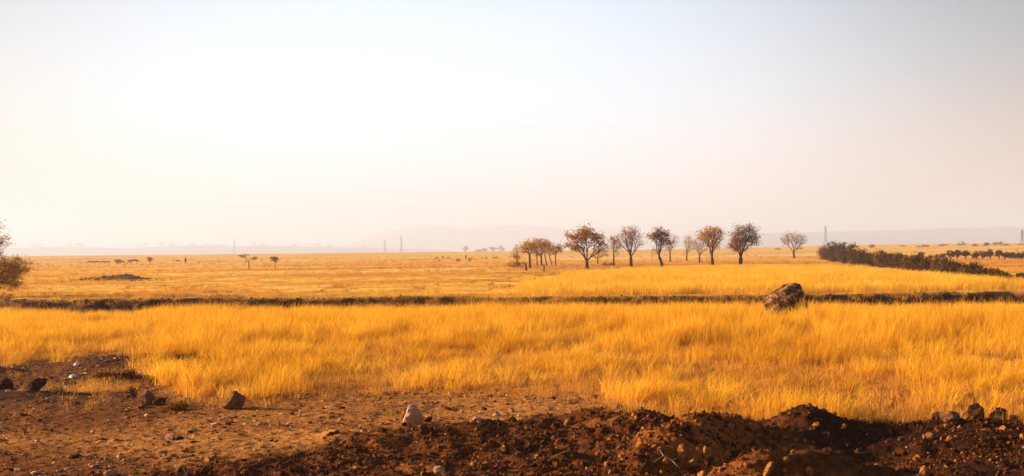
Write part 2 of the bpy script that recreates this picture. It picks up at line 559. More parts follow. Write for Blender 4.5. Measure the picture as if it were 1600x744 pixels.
    tag(o, 'pale dry earth, dark turned soil and golden plain reaching the horizon', 'ground', None, 'structure')
    return o


build_ground()


# ------------------------------------------------------------------ hills
def build_hill(name, Yd, pts, wob, label, depth=500, base=-15.0, seed=0):
    pxs = np.linspace(pts[0][0], pts[-1][0], 260)
    rows = lerp(pxs, pts)
    top = np.array([row_z(a, b, Yd) for a, b in zip(pxs, rows)])
    u = np.linspace(-1, 1, 25)
    V = []
    for a, tz in zip(pxs, top):
        for v in u:
            yy = Yd + v * depth
            xx = (a - CX) / FPX * Yd
            k = math.cos(v * math.pi / 2) ** 1.2 if abs(v) < 1 else 0
            zz = base + (tz - base) * k
            V.append((xx, yy, zz))
    V = np.array(V)
    V[:, 2] += wob * fbm(V[:, 0], V[:, 1], 260, 4, seed) * np.clip((V[:, 2] - base) / 30, 0, 1)
    n, m = len(pxs), len(u)
    i = np.arange(n - 1)[:, None] * m; j = np.arange(m - 1)[None, :]
    F = np.stack([i + j, i + j + 1, i + m + j + 1, i + m + j], -1).reshape(-1, 4)
    o = mesh_np(name, V, F, M_hill, smooth=True)
    tag(o, label, 'hill', None, 'structure')
    return o


M_hill = simple('hill_scrub', (0.20, 0.12, 0.07), .35, 0.02)
build_hill('hill', 8000, [(490, 394), (560, 378), (600, 363), (650, 352), (690, 354), (740, 356), (790, 351), (830, 352), (880, 358),
                          (940, 356), (1000, 363), (1070, 368), (1130, 372), (1200, 392)], 3, 'faint blue hill beyond the pylons in the middle', 700, seed=71)
build_hill('hill', 5600, [(1020, 392), (1100, 370), (1150, 364), (1250, 363), (1330, 361.5), (1400, 360), (1440, 358), (1490, 356), (1515, 358), (1550, 355),
                          (1600, 356), (1680, 358), (1800, 366), (1900, 392)], 3, 'long low rose brown ridge on the right horizon', 700, seed=72)
build_hill('hill', 4900, [(-200, 391), (0, 388), (60, 386), (200, 387), (250, 385.5), (330, 383), (360, 385), (420, 384), (520, 386), (600, 388), (700, 391)], 1,
           'low pale ridge in the mist on the left horizon', 500, seed=73)


# ------------------------------------------------------------------ scattering (grass, clods, gravel)
def rnd_attr(me, vals):
    a = me.attributes.new('rnd', 'FLOAT', 'POINT'); a.data.foreach_set('value', np.asarray(vals, np.float32))


def tuft(name, mat, nb, rad, hmin, hmax, wid, lean, seed, segs=4):
    r = np.random.default_rng(seed)
    V, F, R = [], [], []
    b = 0
    for i in range(nb):
        a, q = r.uniform(0, 2 * math.pi), rad * math.sqrt(r.uniform())
        x0, y0 = q * math.cos(a), q * math.sin(a)
        h = r.uniform(hmin, hmax)
        bend = r.uniform(0.05, 0.35) * h
        ba = a + r.normal(0, .8)
        dx, dy = math.cos(ba) * bend + lean * h * r.uniform(.4, 1.3), math.sin(ba) * bend
        fa = r.uniform(0, math.pi)
        wx, wy = math.cos(fa) * wid, math.sin(fa) * wid
        k = r.uniform()
        for s in range(segs + 1):
            t = s / segs
            ww = (1 - t * .75) * r.uniform(.9, 1.1)
            if t > .6: ww *= 1.5
            cx, cy, cz = x0 + dx * t * t, y0 + dy * t * t, h * (t - .12 * t * t)
            V += [(cx - wx * ww, cy - wy * ww, cz - .01), (cx + wx * ww, cy + wy * ww, cz - .01)]
            R += [min(1, k * .75 + .3 * t)] * 2
        for s in range(segs):
            F.append((b + 2 * s, b + 2 * s + 1, b + 2 * s + 3, b + 2 * s + 2))
        b += 2 * (segs + 1)
    o = mesh_np(name, V, np.array(F), mat, link=False)
    rnd_attr(o.data, R)
    return o


def scatter(name, P, scale, rot, idx, sources, label, cat):
    """one object: points carrying copies of the source meshes"""
    cl = bpy.data.collections.new(name + '_kinds')
    for i, s in enumerate(sources):
        s.name = '%s_kind_%02d' % (name, i)
        cl.objects.link(s)
    me = bpy.data.meshes.new(name)
    P = np.asarray(P, np.float32)
    me.vertices.add(len(P)); me.vertices.foreach_set('co', P.ravel())
    a = me.attributes.new('sc', 'FLOAT_VECTOR', 'POINT'); a.data.foreach_set('vector', np.asarray(scale, np.float32).ravel())
    a = me.attributes.new('ro', 'FLOAT_VECTOR', 'POINT'); a.data.foreach_set('vector', np.asarray(rot, np.float32).ravel())
    a = me.attributes.new('ix', 'INT', 'POINT'); a.data.foreach_set('value', np.asarray(idx, np.int32))
    o = bpy.data.objects.new(name, me); col.objects.link(o)
    g = bpy.data.node_groups.new(name + '_nodes', 'GeometryNodeTree')
    g.interface.new_socket('Geometry', in_out='INPUT', socket_type='NodeSocketGeometry')
    g.interface.new_socket('Geometry', in_out='OUTPUT', socket_type='NodeSocketGeometry')
    gi, go = g.nodes.new('NodeGroupInput'), g.nodes.new('NodeGroupOutput')
    ip = g.nodes.new('GeometryNodeInstanceOnPoints'); ci = g.nodes.new('GeometryNodeCollectionInfo')
    ci.inputs['Collection'].default_value = cl
    ci.inputs['Separate Children'].default_value = True; ci.inputs['Reset Children'].default_value = True
    ip.inputs['Pick Instance'].default_value = True

    def na(nm, ty):
        n = g.nodes.new('GeometryNodeInputNamedAttribute'); n.data_type = ty; n.inputs['Name'].default_value = nm
        return n.outputs['Attribute']
    g.links.new(gi.outputs[0], ip.inputs['Points']); g.links.new(ci.outputs[0], ip.inputs['Instance'])
    g.links.new(na('ix', 'INT'), ip.inputs['Instance Index'])
    g.links.new(na('ro', 'FLOAT_VECTOR'), ip.inputs['Rotation']); g.links.new(na('sc', 'FLOAT_VECTOR'), ip.inputs['Scale'])
    g.links.new(ip.outputs[0], go.inputs[0])
    md = o.modifiers.new('scatter', 'NODES'); md.node_group = g
    tag(o, label, cat, None, 'stuff')
    return o


def sample(n, y0, y1, spread=0.66, power=1.0):
    """points in the wedge of ground ahead between y0 and y1 metres, even over its area"""
    y = np.sqrt(rng.uniform(y0 ** 2, y1 ** 2, n)) if power == 1.0 else y0 * (y1 / y0) ** rng.uniform(0, 1, n)
    x = rng.uniform(-spread, spread, n) * y
    return x, y


def pts3(x, y, dz=0.0):
    return np.stack([x, y, height(x, y) + dz], -1)


# tall grass of the near field
x, y = sample(50000, 13.6, 48.2)
px, py = photo_xy(x, y)
big = fbm(x, y, 5.0, 4, 81); mid = fbm(x, y, 1.1, 3, 83)
inside = ss(-4, 24, grass_front(px + fbm(x, y, 1.6, 3, 86) * 45) - py + mid * 20)
thin = np.exp(-((px - 1180) / 260.) ** 2 - ((py - 590) / 42.) ** 2)      # trodden, thinner area right of centre
fine = fbm(x, y, .45, 2, 84)
p = inside * (0.50 + .95 * mid + .40 * big + 1.2 * fine) * (1 - .78 * thin) * (1 - .85 * np.exp(-((px - 300) / 95.) ** 2 - ((py - 566) / 9.) ** 2)) * (1 - .55 * ss(480, 640, py) * ss(-.1, .4, -mid))
keep = rng.uniform(0, 1, len(x)) < p
x, y, px, py, big, mid = [v[keep] for v in (x, y, px, py, big, mid)]
hs = (0.55 + .45 * ss(30, 140, grass_front(px) - py)) * (1 + .22 * big + .35 * mid) * rng.uniform(.7, 1.3, len(x))
hs *= 1 - .30 * np.exp(-((px - 1180) / 260.) ** 2 - ((py - 590) / 45.) ** 2)
hs *= 1 - .22 * ss(39, 45, y)
hs *= 1 - .75 * np.exp(-((x - 8.0) / 1.0) ** 2 - ((y - 34.9) / 1.2) ** 2)
src = [tuft('t', M_straw if i < 7 else M_straw_dark, 46, .13, .22 if i < 7 else .12, .56 if i < 7 else .36, .0026, .10, 100 + i) for i in range(8)]
n = len(x)
wd = rng.uniform(.8, 1.3, n)
src.append(tuft('t', M_straw, 7, .16, .50, .80, .0034, .16, 120))
scatter('dry_grass', pts3(x, y), np.stack([wd, wd, hs], -1), np.stack([rng.normal(0, .07, n), .05 + rng.normal(0, .07, n), rng.uniform(-.9, .9, n)], -1),
        np.where(rng.uniform(0, 1, n) < .10, 8, np.where(rng.uniform(0, 1, n) < .05 + .12 * ss(.2, .6, -big), 7, rng.integers(0, 7, n))), src, 'tall golden dry grass covering the near field before the ditch', 'grass')
print('near tufts', n)

# short straw and litter: on the field floor and ragged along its front edge
x, y = sample(38000, 13.4, 30)
px, py = photo_xy(x, y)
mid = fbm(x, y, .7, 3, 87)
p = ss(-30, 6, grass_front(px) - py + mid * 22) * .75
p = np.where(px < 215, p * ss(-6, 4, grass_front(px) - py), p)
tongue = np.exp(-((px - 160) / 60.) ** 2 - ((py - 606) / 9.) ** 2)
p = np.maximum(p, tongue * 1.0)
p = np.maximum(p, .06 * (1 - soil_mask(x, y)) * ss(0, .5, mid))
keep = rng.uniform(0, 1, len(x)) < p
x, y = x[keep], y[keep]; n = len(x)
src = [tuft('t', M_stub, 22, .11, .04, .17, .0026, .10, 200 + i) for i in range(5)]
s_ = rng.uniform(.45, 1.15, n)
scatter('short_grass', pts3(x, y), np.stack([s_, s_, s_], -1), np.stack([rng.normal(0, .2, n), rng.normal(0, .2, n), rng.uniform(0, 6.28, n)], -1),
        rng.integers(0, 5, n), src, 'short broken straw at the ragged front edge of the field', 'grass')

# tall grass beyond the ditch on the right
x, y = sample(72000, 50.5, 122, .62)
px, py = photo_xy(x, y)
big = fbm(x, y, 9.0, 4, 91)
lim_top = lerp(px, [(500, 470), (780, 458), (840, 444), (900, 428), (1000, 421), (1280, 415), (1350, 421), (1450, 430), (1560, 443), (1700, 452)])
lim_bot = lerp(px, [(500, 470), (760, 462), (2000, 460)])
edge_n = big * 5
p = ss(-4, 7, py - lim_top + edge_n + 4 * fbm(x, y, 2.5, 3, 92)) * (0.8 + .4 * big) * ss(700, 900, px + big * 60)
dd = lerp(px, DITCH)
p = p * ss(.8, 2.5, y - dd) * ss(-.75, -.1, fbm(x, y, 3.0, 3, 93) + .8 * (px - 780) / 300)
keep = rng.uniform(0, 1, len(x)) < p
x, y, big = x[keep], y[keep], big[keep]; n = len(x)
src = [tuft('t', M_straw_far, 34, .26, .22, .52, .006, .10, 300 + i) for i in range(6)]
hs = (0.95 + .25 * big) * rng.uniform(.8, 1.2, n)
wd = rng.uniform(.9, 1.4, n)
scatter('dry_grass', pts3(x, y), np.stack([wd, wd, hs], -1), np.stack([rng.normal(0, .05, n), .05 + rng.normal(0, .05, n), rng.uniform(-.9, .9, n)], -1),
        rng.integers(0, 6, n), src, 'bright yellow grass belt beyond the ditch, in front of the trees', 'grass')
print('far tufts', n)

# stubble of the plain, patchy
x, y = sample(52000, 50.5, 260, .62, 2.0)
px, py = photo_xy(x, y)
big = fbm(x, y, 8.0, 4, 95)
yd = lerp(px, DITCH)
p = (0.15 + .8 * ss(-.1, .4, big)) * ss(.6, 1.5, y - yd)
keep = rng.uniform(0, 1, len(x)) < p
x, y, big = x[keep], y[keep], big[keep]; n = len(x)
src = [tuft('t', M_stub, 20, .22, .06, .24, .007, .1, 400 + i) for i in range(5)]
s_ = rng.uniform(.6, 1.3, n) * np.interp(y, [50, 260], [.8, 1.8])
scatter('stubble', pts3(x, y), np.stack([s_, s_, s_ * .8], -1), np.stack([rng.normal(0, .1, n), rng.normal(0, .1, n), rng.uniform(0, 6.28, n)], -1),
        rng.integers(0, 5, n), src, 'short patchy straw stubble on the plain beyond the ditch', 'grass')


# sparse dark tussocks on the plain
x, y = sample(1900, 56, 420, .62, 2.0)
kp = fbm(x, y, 25, 3, 99) > -.15
x, y = x[kp], y[kp]; n = len(x)
s_ = rng.uniform(.5, 1.4, n) * np.interp(y, [56, 420], [.8, 2.2])
scatter('tussocks', pts3(x, y), np.stack([s_, s_, s_ * .8], -1), np.stack([rng.normal(0, .1, n), rng.normal(0, .1, n), rng.uniform(0, 6.28, n)], -1),
        rng.integers(0, 3, n), [tuft('t', M_straw_dark, 34, .22, .08, .26, .008, .1, 640 + i) for i in range(3)], 'sparse dark tussocks dotted over the plain', 'grass')


# clods and pebbles
def lump(seed, mat, rough=.28, sub=2, flat=.7, facets=7, link=False, name='lump'):
    r = np.random.default_rng(seed)
    bm = bmesh.new(); bmesh.ops.create_icosphere(bm, subdivisions=sub, radius=1.0)
    V = np.array([v.co for v in bm.verts])
    for _ in range(facets):
        nn = r.normal(size=3); nn /= np.linalg.norm(nn); d = r.uniform(.58, .9)
        k = V @ nn - d
        V -= np.outer(np.clip(k, 0, None), nn) * .97
    V *= 1 + rough * .6 * (fbm(V[:, 0] * 1.0 + seed, V[:, 1] + V[:, 2] * 1.7, 0.9, 3, seed))[:, None]
    V *= np.array([1.0, r.uniform(.7, 1.0), flat])
    for v, c in zip(bm.verts, V): v.co = c
    me = bpy.data.meshes.new(name); bm.to_mesh(me); bm.free()
    me.materials.append(mat)
    o = bpy.data.objects.new(name, me)
    if link: col.objects.link(o)
    return o


x, y = sample(90000, 10.0, 15.2, .64)
sm = soil_mask(x, y); mid = fbm(x, y, .5, 3, 97)
px, py = photo_xy(x, y)
p = sm * (0.40 + .55 * mid) * (1 - .55 * (np.exp(-((x - 3.1) / .9) ** 2 - ((y - 12.3) / .8) ** 2)))
keep = rng.uniform(0, 1, len(x)) < p
x, y = x[keep], y[keep]; n = len(x)
sz = np.clip(rng.lognormal(math.log(.0095), .55, n), .004, .038)
src = [lump(500 + i, M_clod if i < 7 else M_clod_or, .5) for i in range(9)] + [lump(520, M_pebble, .2)]
ix = rng.choice(10, n, p=[.127] * 7 + [.035, .036, .04])
sz[ix > 6] *= .75
sz[ix == 9] *= .55
scatter('soil_clods', pts3(x, y, .003), np.stack([sz, sz, sz], -1), rng.uniform(0, 6.28, (n, 3)), ix, src,
        'crumbly dark clods of freshly turned soil with small pale pebbles', 'soil')
n = 900
x = np.concatenate([rng.normal(1.9, .55, n // 2), rng.uniform(-1.5, 5.8, n - n // 2)]); y = np.concatenate([rng.normal(11.9, .6, n // 2), rng.uniform(10.8, 13.8, n - n // 2)])
k_ = (soil_mask(x, y) > .6) & (y > 10.5)
x, y = x[k_], y[k_]; n = len(x)
sz = np.clip(rng.lognormal(math.log(.022), .45, n), .01, .06)
scatter('soil_lumps', pts3(x, y, .004), np.stack([sz, sz, sz], -1), rng.uniform(0, 6.28, (n, 3)), rng.integers(0, 6, n),
        [lump(620 + i, M_clod_or if i < 3 else M_clod, .5, sub=3, facets=12) for i in range(6)], 'bigger broken lumps lying on the turned soil', 'soil')

x, y = sample(78000, 10.2, 23, .64)
sm = soil_mask(x, y); mid = fbm(x, y, .8, 3, 98)
px, py = photo_xy(x, y)
p = (1 - sm) * (ss(0, 8, py - grass_front(px)) * (.35 + .65 * ss(-.1, .4, mid)))
p = np.maximum(p, .7 * np.exp(-((px - 130) / 150.) ** 2 - ((py - 622) / 14.) ** 2))
p = np.maximum(p, .8 * np.exp(-((px - 10) / 120.) ** 2 - ((py - 610) / 12.) ** 2))
p = np.maximum(p, .5 * np.exp(-((px - 120) / 130.) ** 2 - ((py - 585) / 22.) ** 2))
keep = rng.uniform(0, 1, len(x)) < p
x, y = x[keep], y[keep]; n = len(x)
sz = np.clip(rng.lognormal(math.log(.0085), .65, n), .003, .06)
src = [lump(540 + i, M_pebble if i < 2 else M_clod if i < 4 else M_clod_or, .25, flat=.6) for i in range(6)]
scatter('gravel', pts3(x, y, .002), np.stack([sz * 1.3, sz, sz * .8], -1), np.stack([rng.normal(0, .3, n), rng.normal(0, .3, n), rng.uniform(0, 6.28, n)], -1),
        rng.integers(0, 6, n), src, 'small stones strewn over the pale dry earth', 'gravel')

# lumps of earth and straw hanging over the ditch bank
n = 4200
x = rng.uniform(-33, 33, n); y = 50.0 + rng.normal(0, .40, n)
pxx, _ = photo_xy(x, y); y = y - 50.4 + lerp(pxx, DITCH) - .1
sz = np.clip(rng.lognormal(math.log(.022), .5, n), .01, .07)
scatter('soil_clods', pts3(x, y), np.stack([sz * 1.3, sz, sz * .8], -1), rng.uniform(0, 6.28, (n, 3)), rng.integers(0, 4, n),
        [lump(580 + i, M_clod if i < 3 else M_clod_or, .4) for i in range(4)], 'dark lumps of earth along the far bank of the ditch', 'soil')
n = 1500
x = rng.uniform(-33, 33, n); y = rng.normal(.25, .5, n)
pxx, _ = photo_xy(x, y + 50); y = y + lerp(pxx, DITCH)
k_ = fbm(x, y * 0, 2.5, 3, 15) > -.1
x, y = x[k_], y[k_]; n = len(x)
s_ = rng.uniform(.5, 1.1, n)
scatter('bank_grass', pts3(x, y), np.stack([s_ * 1.2, s_ * 1.2, s_ * .8], -1), np.stack([.7 + rng.normal(0, .3, n), rng.normal(.1, .2, n), rng.uniform(-.9, .9, n)], -1), rng.integers(0, 3, n),
        [tuft('t', M_straw_far if i else M_stub, 26, .2, .08, .30, .005, .10, 600 + i) for i in range(3)], 'straw tufts overhanging the far bank of the ditch', 'grass')

# stones on the far mound
n = 220
x = -28 + rng.normal(0, 1.7, n); y = 87.3 + rng.normal(0, 1.1, n)
sz = rng.uniform(.03, .08, n)
scatter('rubble', pts3(x, y), np.stack([sz * 1.3, sz, sz * .8], -1), rng.uniform(0, 6.28, (n, 3)), rng.integers(0, 4, n),
        [lump(560 + i, M_rock_dark if i < 3 else M_rock, .3) for i in range(4)], 'dark rubble on the low mound in the left plain', 'rubble')


# ------------------------------------------------------------------ rocks
def rock(px, row_base, wpx, hpx, mat, label, cat='rock', seed=1, shear=0.0, depth=.8, sink=.35, name='rock', group=None, rz=0.0, sub=4, facets=14, rough=.42, Yd=None, zb=None):
    P = at(px, Yd) if Yd else hit(px, row_base)
    k = P.y / FPX
    W, Hh = wpx * k, hpx * k
    o = lump(seed, mat, rough, sub=sub, flat=1.0, facets=facets, link=True, name=name)
    me = o.data
    V = np.array([v.co for v in me.vertices])
    V -= (V.max(0) + V.min(0)) / 2
    V /= (V.max(0) - V.min(0))
    V[:, 0] += shear * V[:, 2]
    V[:, 0] /= (V[:, 0].max() - V[:, 0].min())
    V *= np.array([W, W * depth, Hh * (1 + sink)])
    V[:, 2] += Hh * (1 + sink) / 2 - Hh * sink
    V += (fbm(V[:, 0] + seed, V[:, 1] + V[:, 2], W * .16, 4, seed, .65) * W * .045)[:, None]
    me.vertices.foreach_set('co', V.astype(np.float32).ravel()); me.update()
    o.location = P; o.rotation_euler = (0, 0, rz)
    tag(o, label, cat, group)
    return o


# the big boulder in the near field, steep on the right and long on the left
def big_boulder():
    Yd = 36.0
    P = at(1228, Yd)
    prof = [(1186, 508), (1188, 484), (1194, 470), (1203, 460), (1213, 454), (1222, 448.0), (1231, 443), (1240, 441.5), (1249, 448), (1255, 461), (1260, 476), (1267, 508)]
    xs = [(a_ - 1228) / FPX * Yd for a_, _ in prof]
    zs = [row_z(a_, b_, Yd) - P.z for a_, b_ in prof]
    bm = bmesh.new(); bmesh.ops.create_icosphere(bm, subdivisions=6, radius=1.0)
    V = np.array([v.co for v in bm.verts])
    wx = xs[0] + (xs[-1] - xs[0]) * (V[:, 0] * .5 + .5)
    zt = np.interp(wx, xs, zs)
    rad = np.sqrt(np.clip(1 - V[:, 1] ** 2 / np.maximum(1 - V[:, 0] ** 2, 1e-4), 0, 1))
    zz = np.where(V[:, 2] > 0, zt * rad ** .75, -.1)
    W_ = np.stack([wx + .12 * V[:, 1], V[:, 1] * .50, zz], -1)
    cen = np.array([(xs[0] + xs[-1]) / 2 + .05, 0, .40]); ext = np.array([.72, .5, .62])
    Q = (W_ - cen) / ext
    r = np.random.default_rng(12)
    for _ in range(26):
        nn = r.normal(size=3); nn[1] -= .5; nn[2] *= .45; nn /= np.linalg.norm(nn); d = r.uniform(.74, .90)
        Q -= np.outer(np.clip(Q @ nn - d, 0, None), nn) * .6
    W_ = Q * ext + cen
    dirs = Q / np.linalg.norm(Q, axis=1)[:, None]
    nz = fbm(W_[:, 0] * 1.3 + 5, W_[:, 1] + W_[:, 2] * 1.4, .26, 5, 123, .6)
    cr = np.abs(fbm(W_[:, 0] * .8 + W_[:, 2] * .9, W_[:, 1] - W_[:, 2] * .6, .42, 3, 124))
    W_ += dirs * (nz * .045 - .012 * np.exp(-(cr / .08) ** 2))[:, None]
    W_[:, 2] = np.where(W_[:, 2] > 0, W_[:, 2] * max(zs) / W_[:, 2].max(), W_[:, 2])
    me = bpy.data.meshes.new('boulder')
    for v, c in zip(bm.verts, W_): v.co = c
    bm.to_mesh(me)
    me.materials.append(M_rock_big)
    o = bpy.data.objects.new('boulder', me); col.objects.link(o); o.location = P
    tag(o, 'large mottled brown boulder with a humped top standing in the tall grass by the ditch', 'boulder')


big_boulder()
R_ = rock
R_(365, 638, 36, 27, M_rock, 'rounded brown rock alone at the front edge of the grass, left of centre', seed=21, depth=.9, shear=.15)
R_(229, 632, 29, 24, M_rock, 'angular brown rock at the end of the dirt beside the grass tongue', seed=22, shear=-.3)
R_(249, 634, 24, 13, M_rock_dark, 'low dark rock leaning against the right side of an angular rock', seed=23)
R_(222, 637, 18, 7, M_rock, 'flat stone lying before the angular brown rock', seed=26)
R_(56, 611, 30, 21, M_rock_dark, 'dark squarish rock among rubble at the left', seed=24, shear=.25, facets=12)
R_(7, 609, 26, 20, M_rock_dark, 'dark rock cut by the left edge of the picture', seed=25)
R_(646, 662, 34, 32, M_rock_pink, 'pinkish pale stone standing up at the tip of the dark soil', seed=31, facets=12, shear=.1)
R_(630, 660, 10, 19, M_clod_or, 'thin upright brown shard left of the pinkish stone', seed=32, depth=.6)
R_(669, 660, 13, 9, M_rock_dark, 'small black clod right of the pinkish stone', seed=33)
R_(1466, 642, 30, 15, M_rock_dark, 'dark flat stone behind a blocky one on the right soil ridge', seed=41, Yd=13.6, sink=.6, shear=-.2)
R_(1481, 652, 30, 18, M_rock, 'blocky brown stone on the right soil ridge, in front of a darker one', seed=42, Yd=13.3, sink=.3, facets=14)
R_(1520, 650, 28, 29, M_rock_dark, 'tall dark stone with an overhanging head, middle of the stones at far right', seed=43, Yd=13.6, sink=.4, shear=.25)
R_(1508, 648, 22, 14, M_clod_or, 'low orange brown stone at the left foot of the tall dark stone', seed=46, Yd=13.5, sink=.4)
R_(1553, 650, 30, 21, M_rock_dark, 'dark rounded stone in thin grass, rightmost of the group', seed=44, Yd=13.7, sink=.4)
R_(1578, 652, 18, 8, M_rock, 'small low stone right of the dark rounded stone', seed=45, Yd=13.8, sink=.4)
R_(1066, 712, 15, 19, M_clod_or, 'upright orange clod with a flat lit face, left of the dark hollow', 'soil clod', seed=51, depth=.8, facets=14, name='soil_clod')
R_(1105, 716, 14, 20, M_clod_or, 'blunt orange clod right of the dark hollow on the soil spur', 'soil clod', seed=52, name='soil_clod', facets=13)
R_(1092, 694, 22, 14, M_clod_or, 'rounded clod on top of the soil spur', 'soil clod', seed=53, name='soil_clod')
R_(1083, 728, 20, 12, M_clod_or, 'knobby clod below the dark hollow in the soil', 'soil clod', seed=54, name='soil_clod')
R_(1200, 742, 17, 20, M_clod_or, 'leaning orange clod at the bottom edge, front of the big heap', 'soil clod', seed=55, shear=.8, name='soil_clod')
R_(1228, 722, 13, 9, M_clod_or, 'pale knob of earth on the near lump of soil', 'soil clod', seed=56, name='soil_clod')
R_(1266, 741, 13, 13, M_clod_or, 'bright clod at the right end of the near soil lump', 'soil clod', seed=57, name='soil_clod')
R_(1446, 743, 18, 15, M_clod_or, 'single orange stone in the dark soil at the bottom right', seed=58)
R_(1450, 686, 18, 11, M_clod_or, 'jagged pale shard on dark soil below the blocky brown stone', seed=59, facets=16)
R_(1485, 688, 14, 8, M_clod_or, 'small orange stone right of the jagged pale shard', seed=60)
R_(776, 650, 14, 8, M_rock_pink, 'pale slab on the edge of the dark soil, centre', seed=61)
R_(745, 658, 15, 7, M_rock_pink, 'long flat pale stone nearest the pinkish one along the soil edge', seed=62)
R_(800, 643, 11, 6, M_rock_pink, 'small pale stone furthest right along the dry soil edge', seed=67)
R_(686, 741, 20, 13, M_rock_pink, 'pale angular stone at the bottom edge near the centre', seed=63)
R_(119, 572, 9, 5, M_rock_white, 'bright white stone on the left dirt, further from the camera', seed=64)
R_(113, 590, 12, 5, M_rock_white, 'white stone on the left dirt, nearer to the camera', seed=65)
R_(266, 686, 16, 8, M_rock_pink, 'cream stone with a dark right side on the open dry earth', seed=66)
R_(282, 687, 14, 6, M_rock_dark, 'low dark clod touching the cream stone on dry earth', seed=68)
R_(757, 641, 9, 5, M_rock_dark, 'small dark lump on the pale strip above the soil edge', seed=69)
R_(965, 640, 20, 10, M_rock, 'reddish stone sitting on the crest of the central soil ridge', seed=70)

# bleached forked stick
P = hit(1065, 732)
k = P.y / FPX
T = Tubes()


def q(px_, py_, dy=0):
    p_ = hit(px_, py_); return (p_.x, p_.y, p_.z + .02 + dy)


T.add([q(1020, 726), q(1037, 721, .03), q(1050, 727, .02), q(1062, 737, .01)], [.002, .004, .004, .002])
T.add([q(1037, 721, .03), q(1030, 716, .06)], [.005, .002])
T.add([q(1050, 727, .02), q(1058, 726, .04)], [.004, .002])
o = T.build('dry_stick', M_stick)
tag(o, 'bleached forked stick lying on the turned soil left of the near lump', 'stick')


# ------------------------------------------------------------------ trees and bushes
G = 'trees in the line beyond the yellow grass'
def leaves(pts, size, rr, flat=1.0, droop=0.0):
    n = len(pts)
    a = rr.normal(size=(n, 3)); a /= np.linalg.norm(a, axis=1)[:, None]
    b = rr.normal(size=(n, 3)); b = np.cross(a, b); b /= np.linalg.norm(b, axis=1)[:, None]
    s = size * rr.uniform(.6, 1.4, n)[:, None]
    a = a * s; b = b * s * .55
    V = np.stack([pts - a, pts + b, pts + a, pts - b], 1).reshape(-1, 3)
    F = np.arange(4 * n).reshape(-1, 4)
    return V, F, np.repeat(rr.uniform(0, 1, n), 4)


def grow(T, node, pts, rr, rtip, stem_frac=.42, lvl=0, k=5):
    n = len(pts)
    if n == 0: return
    node = np.asarray(node, float)
    if n == 1:
        m = (node + pts[0]) / 2 + rr.normal(0, .06, 3) * np.linalg.norm(pts[0] - node)
        T.add([node, m, pts[0]], [rtip * 1.3, rtip, rtip * .5], 3)
        return
    c = pts.mean(0)
    f = stem_frac * rr.uniform(.7, 1.15)
    nx = node + (c - node) * f + rr.normal(0, .035, 3) * np.linalg.norm(c - node)
    r0 = rtip * n ** .44
    T.add([node, (node + nx) / 2 + rr.normal(0, .03, 3) * np.linalg.norm(nx - node), nx], [r0 * 1.08, r0, r0 * .95], k if n > 6 else 3)
    d = pts - c
    ax = np.linalg.svd(d, full_matrices=False)[2][0] + rr.normal(0, .25, 3)
    s = d @ ax
    th = np.quantile(s, rr.uniform(.35, .65))
    A, B = pts[s <= th], pts[s > th]
    if len(A) == 0 or len(B) == 0: A, B = pts[:n // 2], pts[n // 2:]
    grow(T, nx, A, rr, rtip, .40, lvl + 1, k); grow(T, nx, B, rr, rtip, .40, lvl + 1, k)


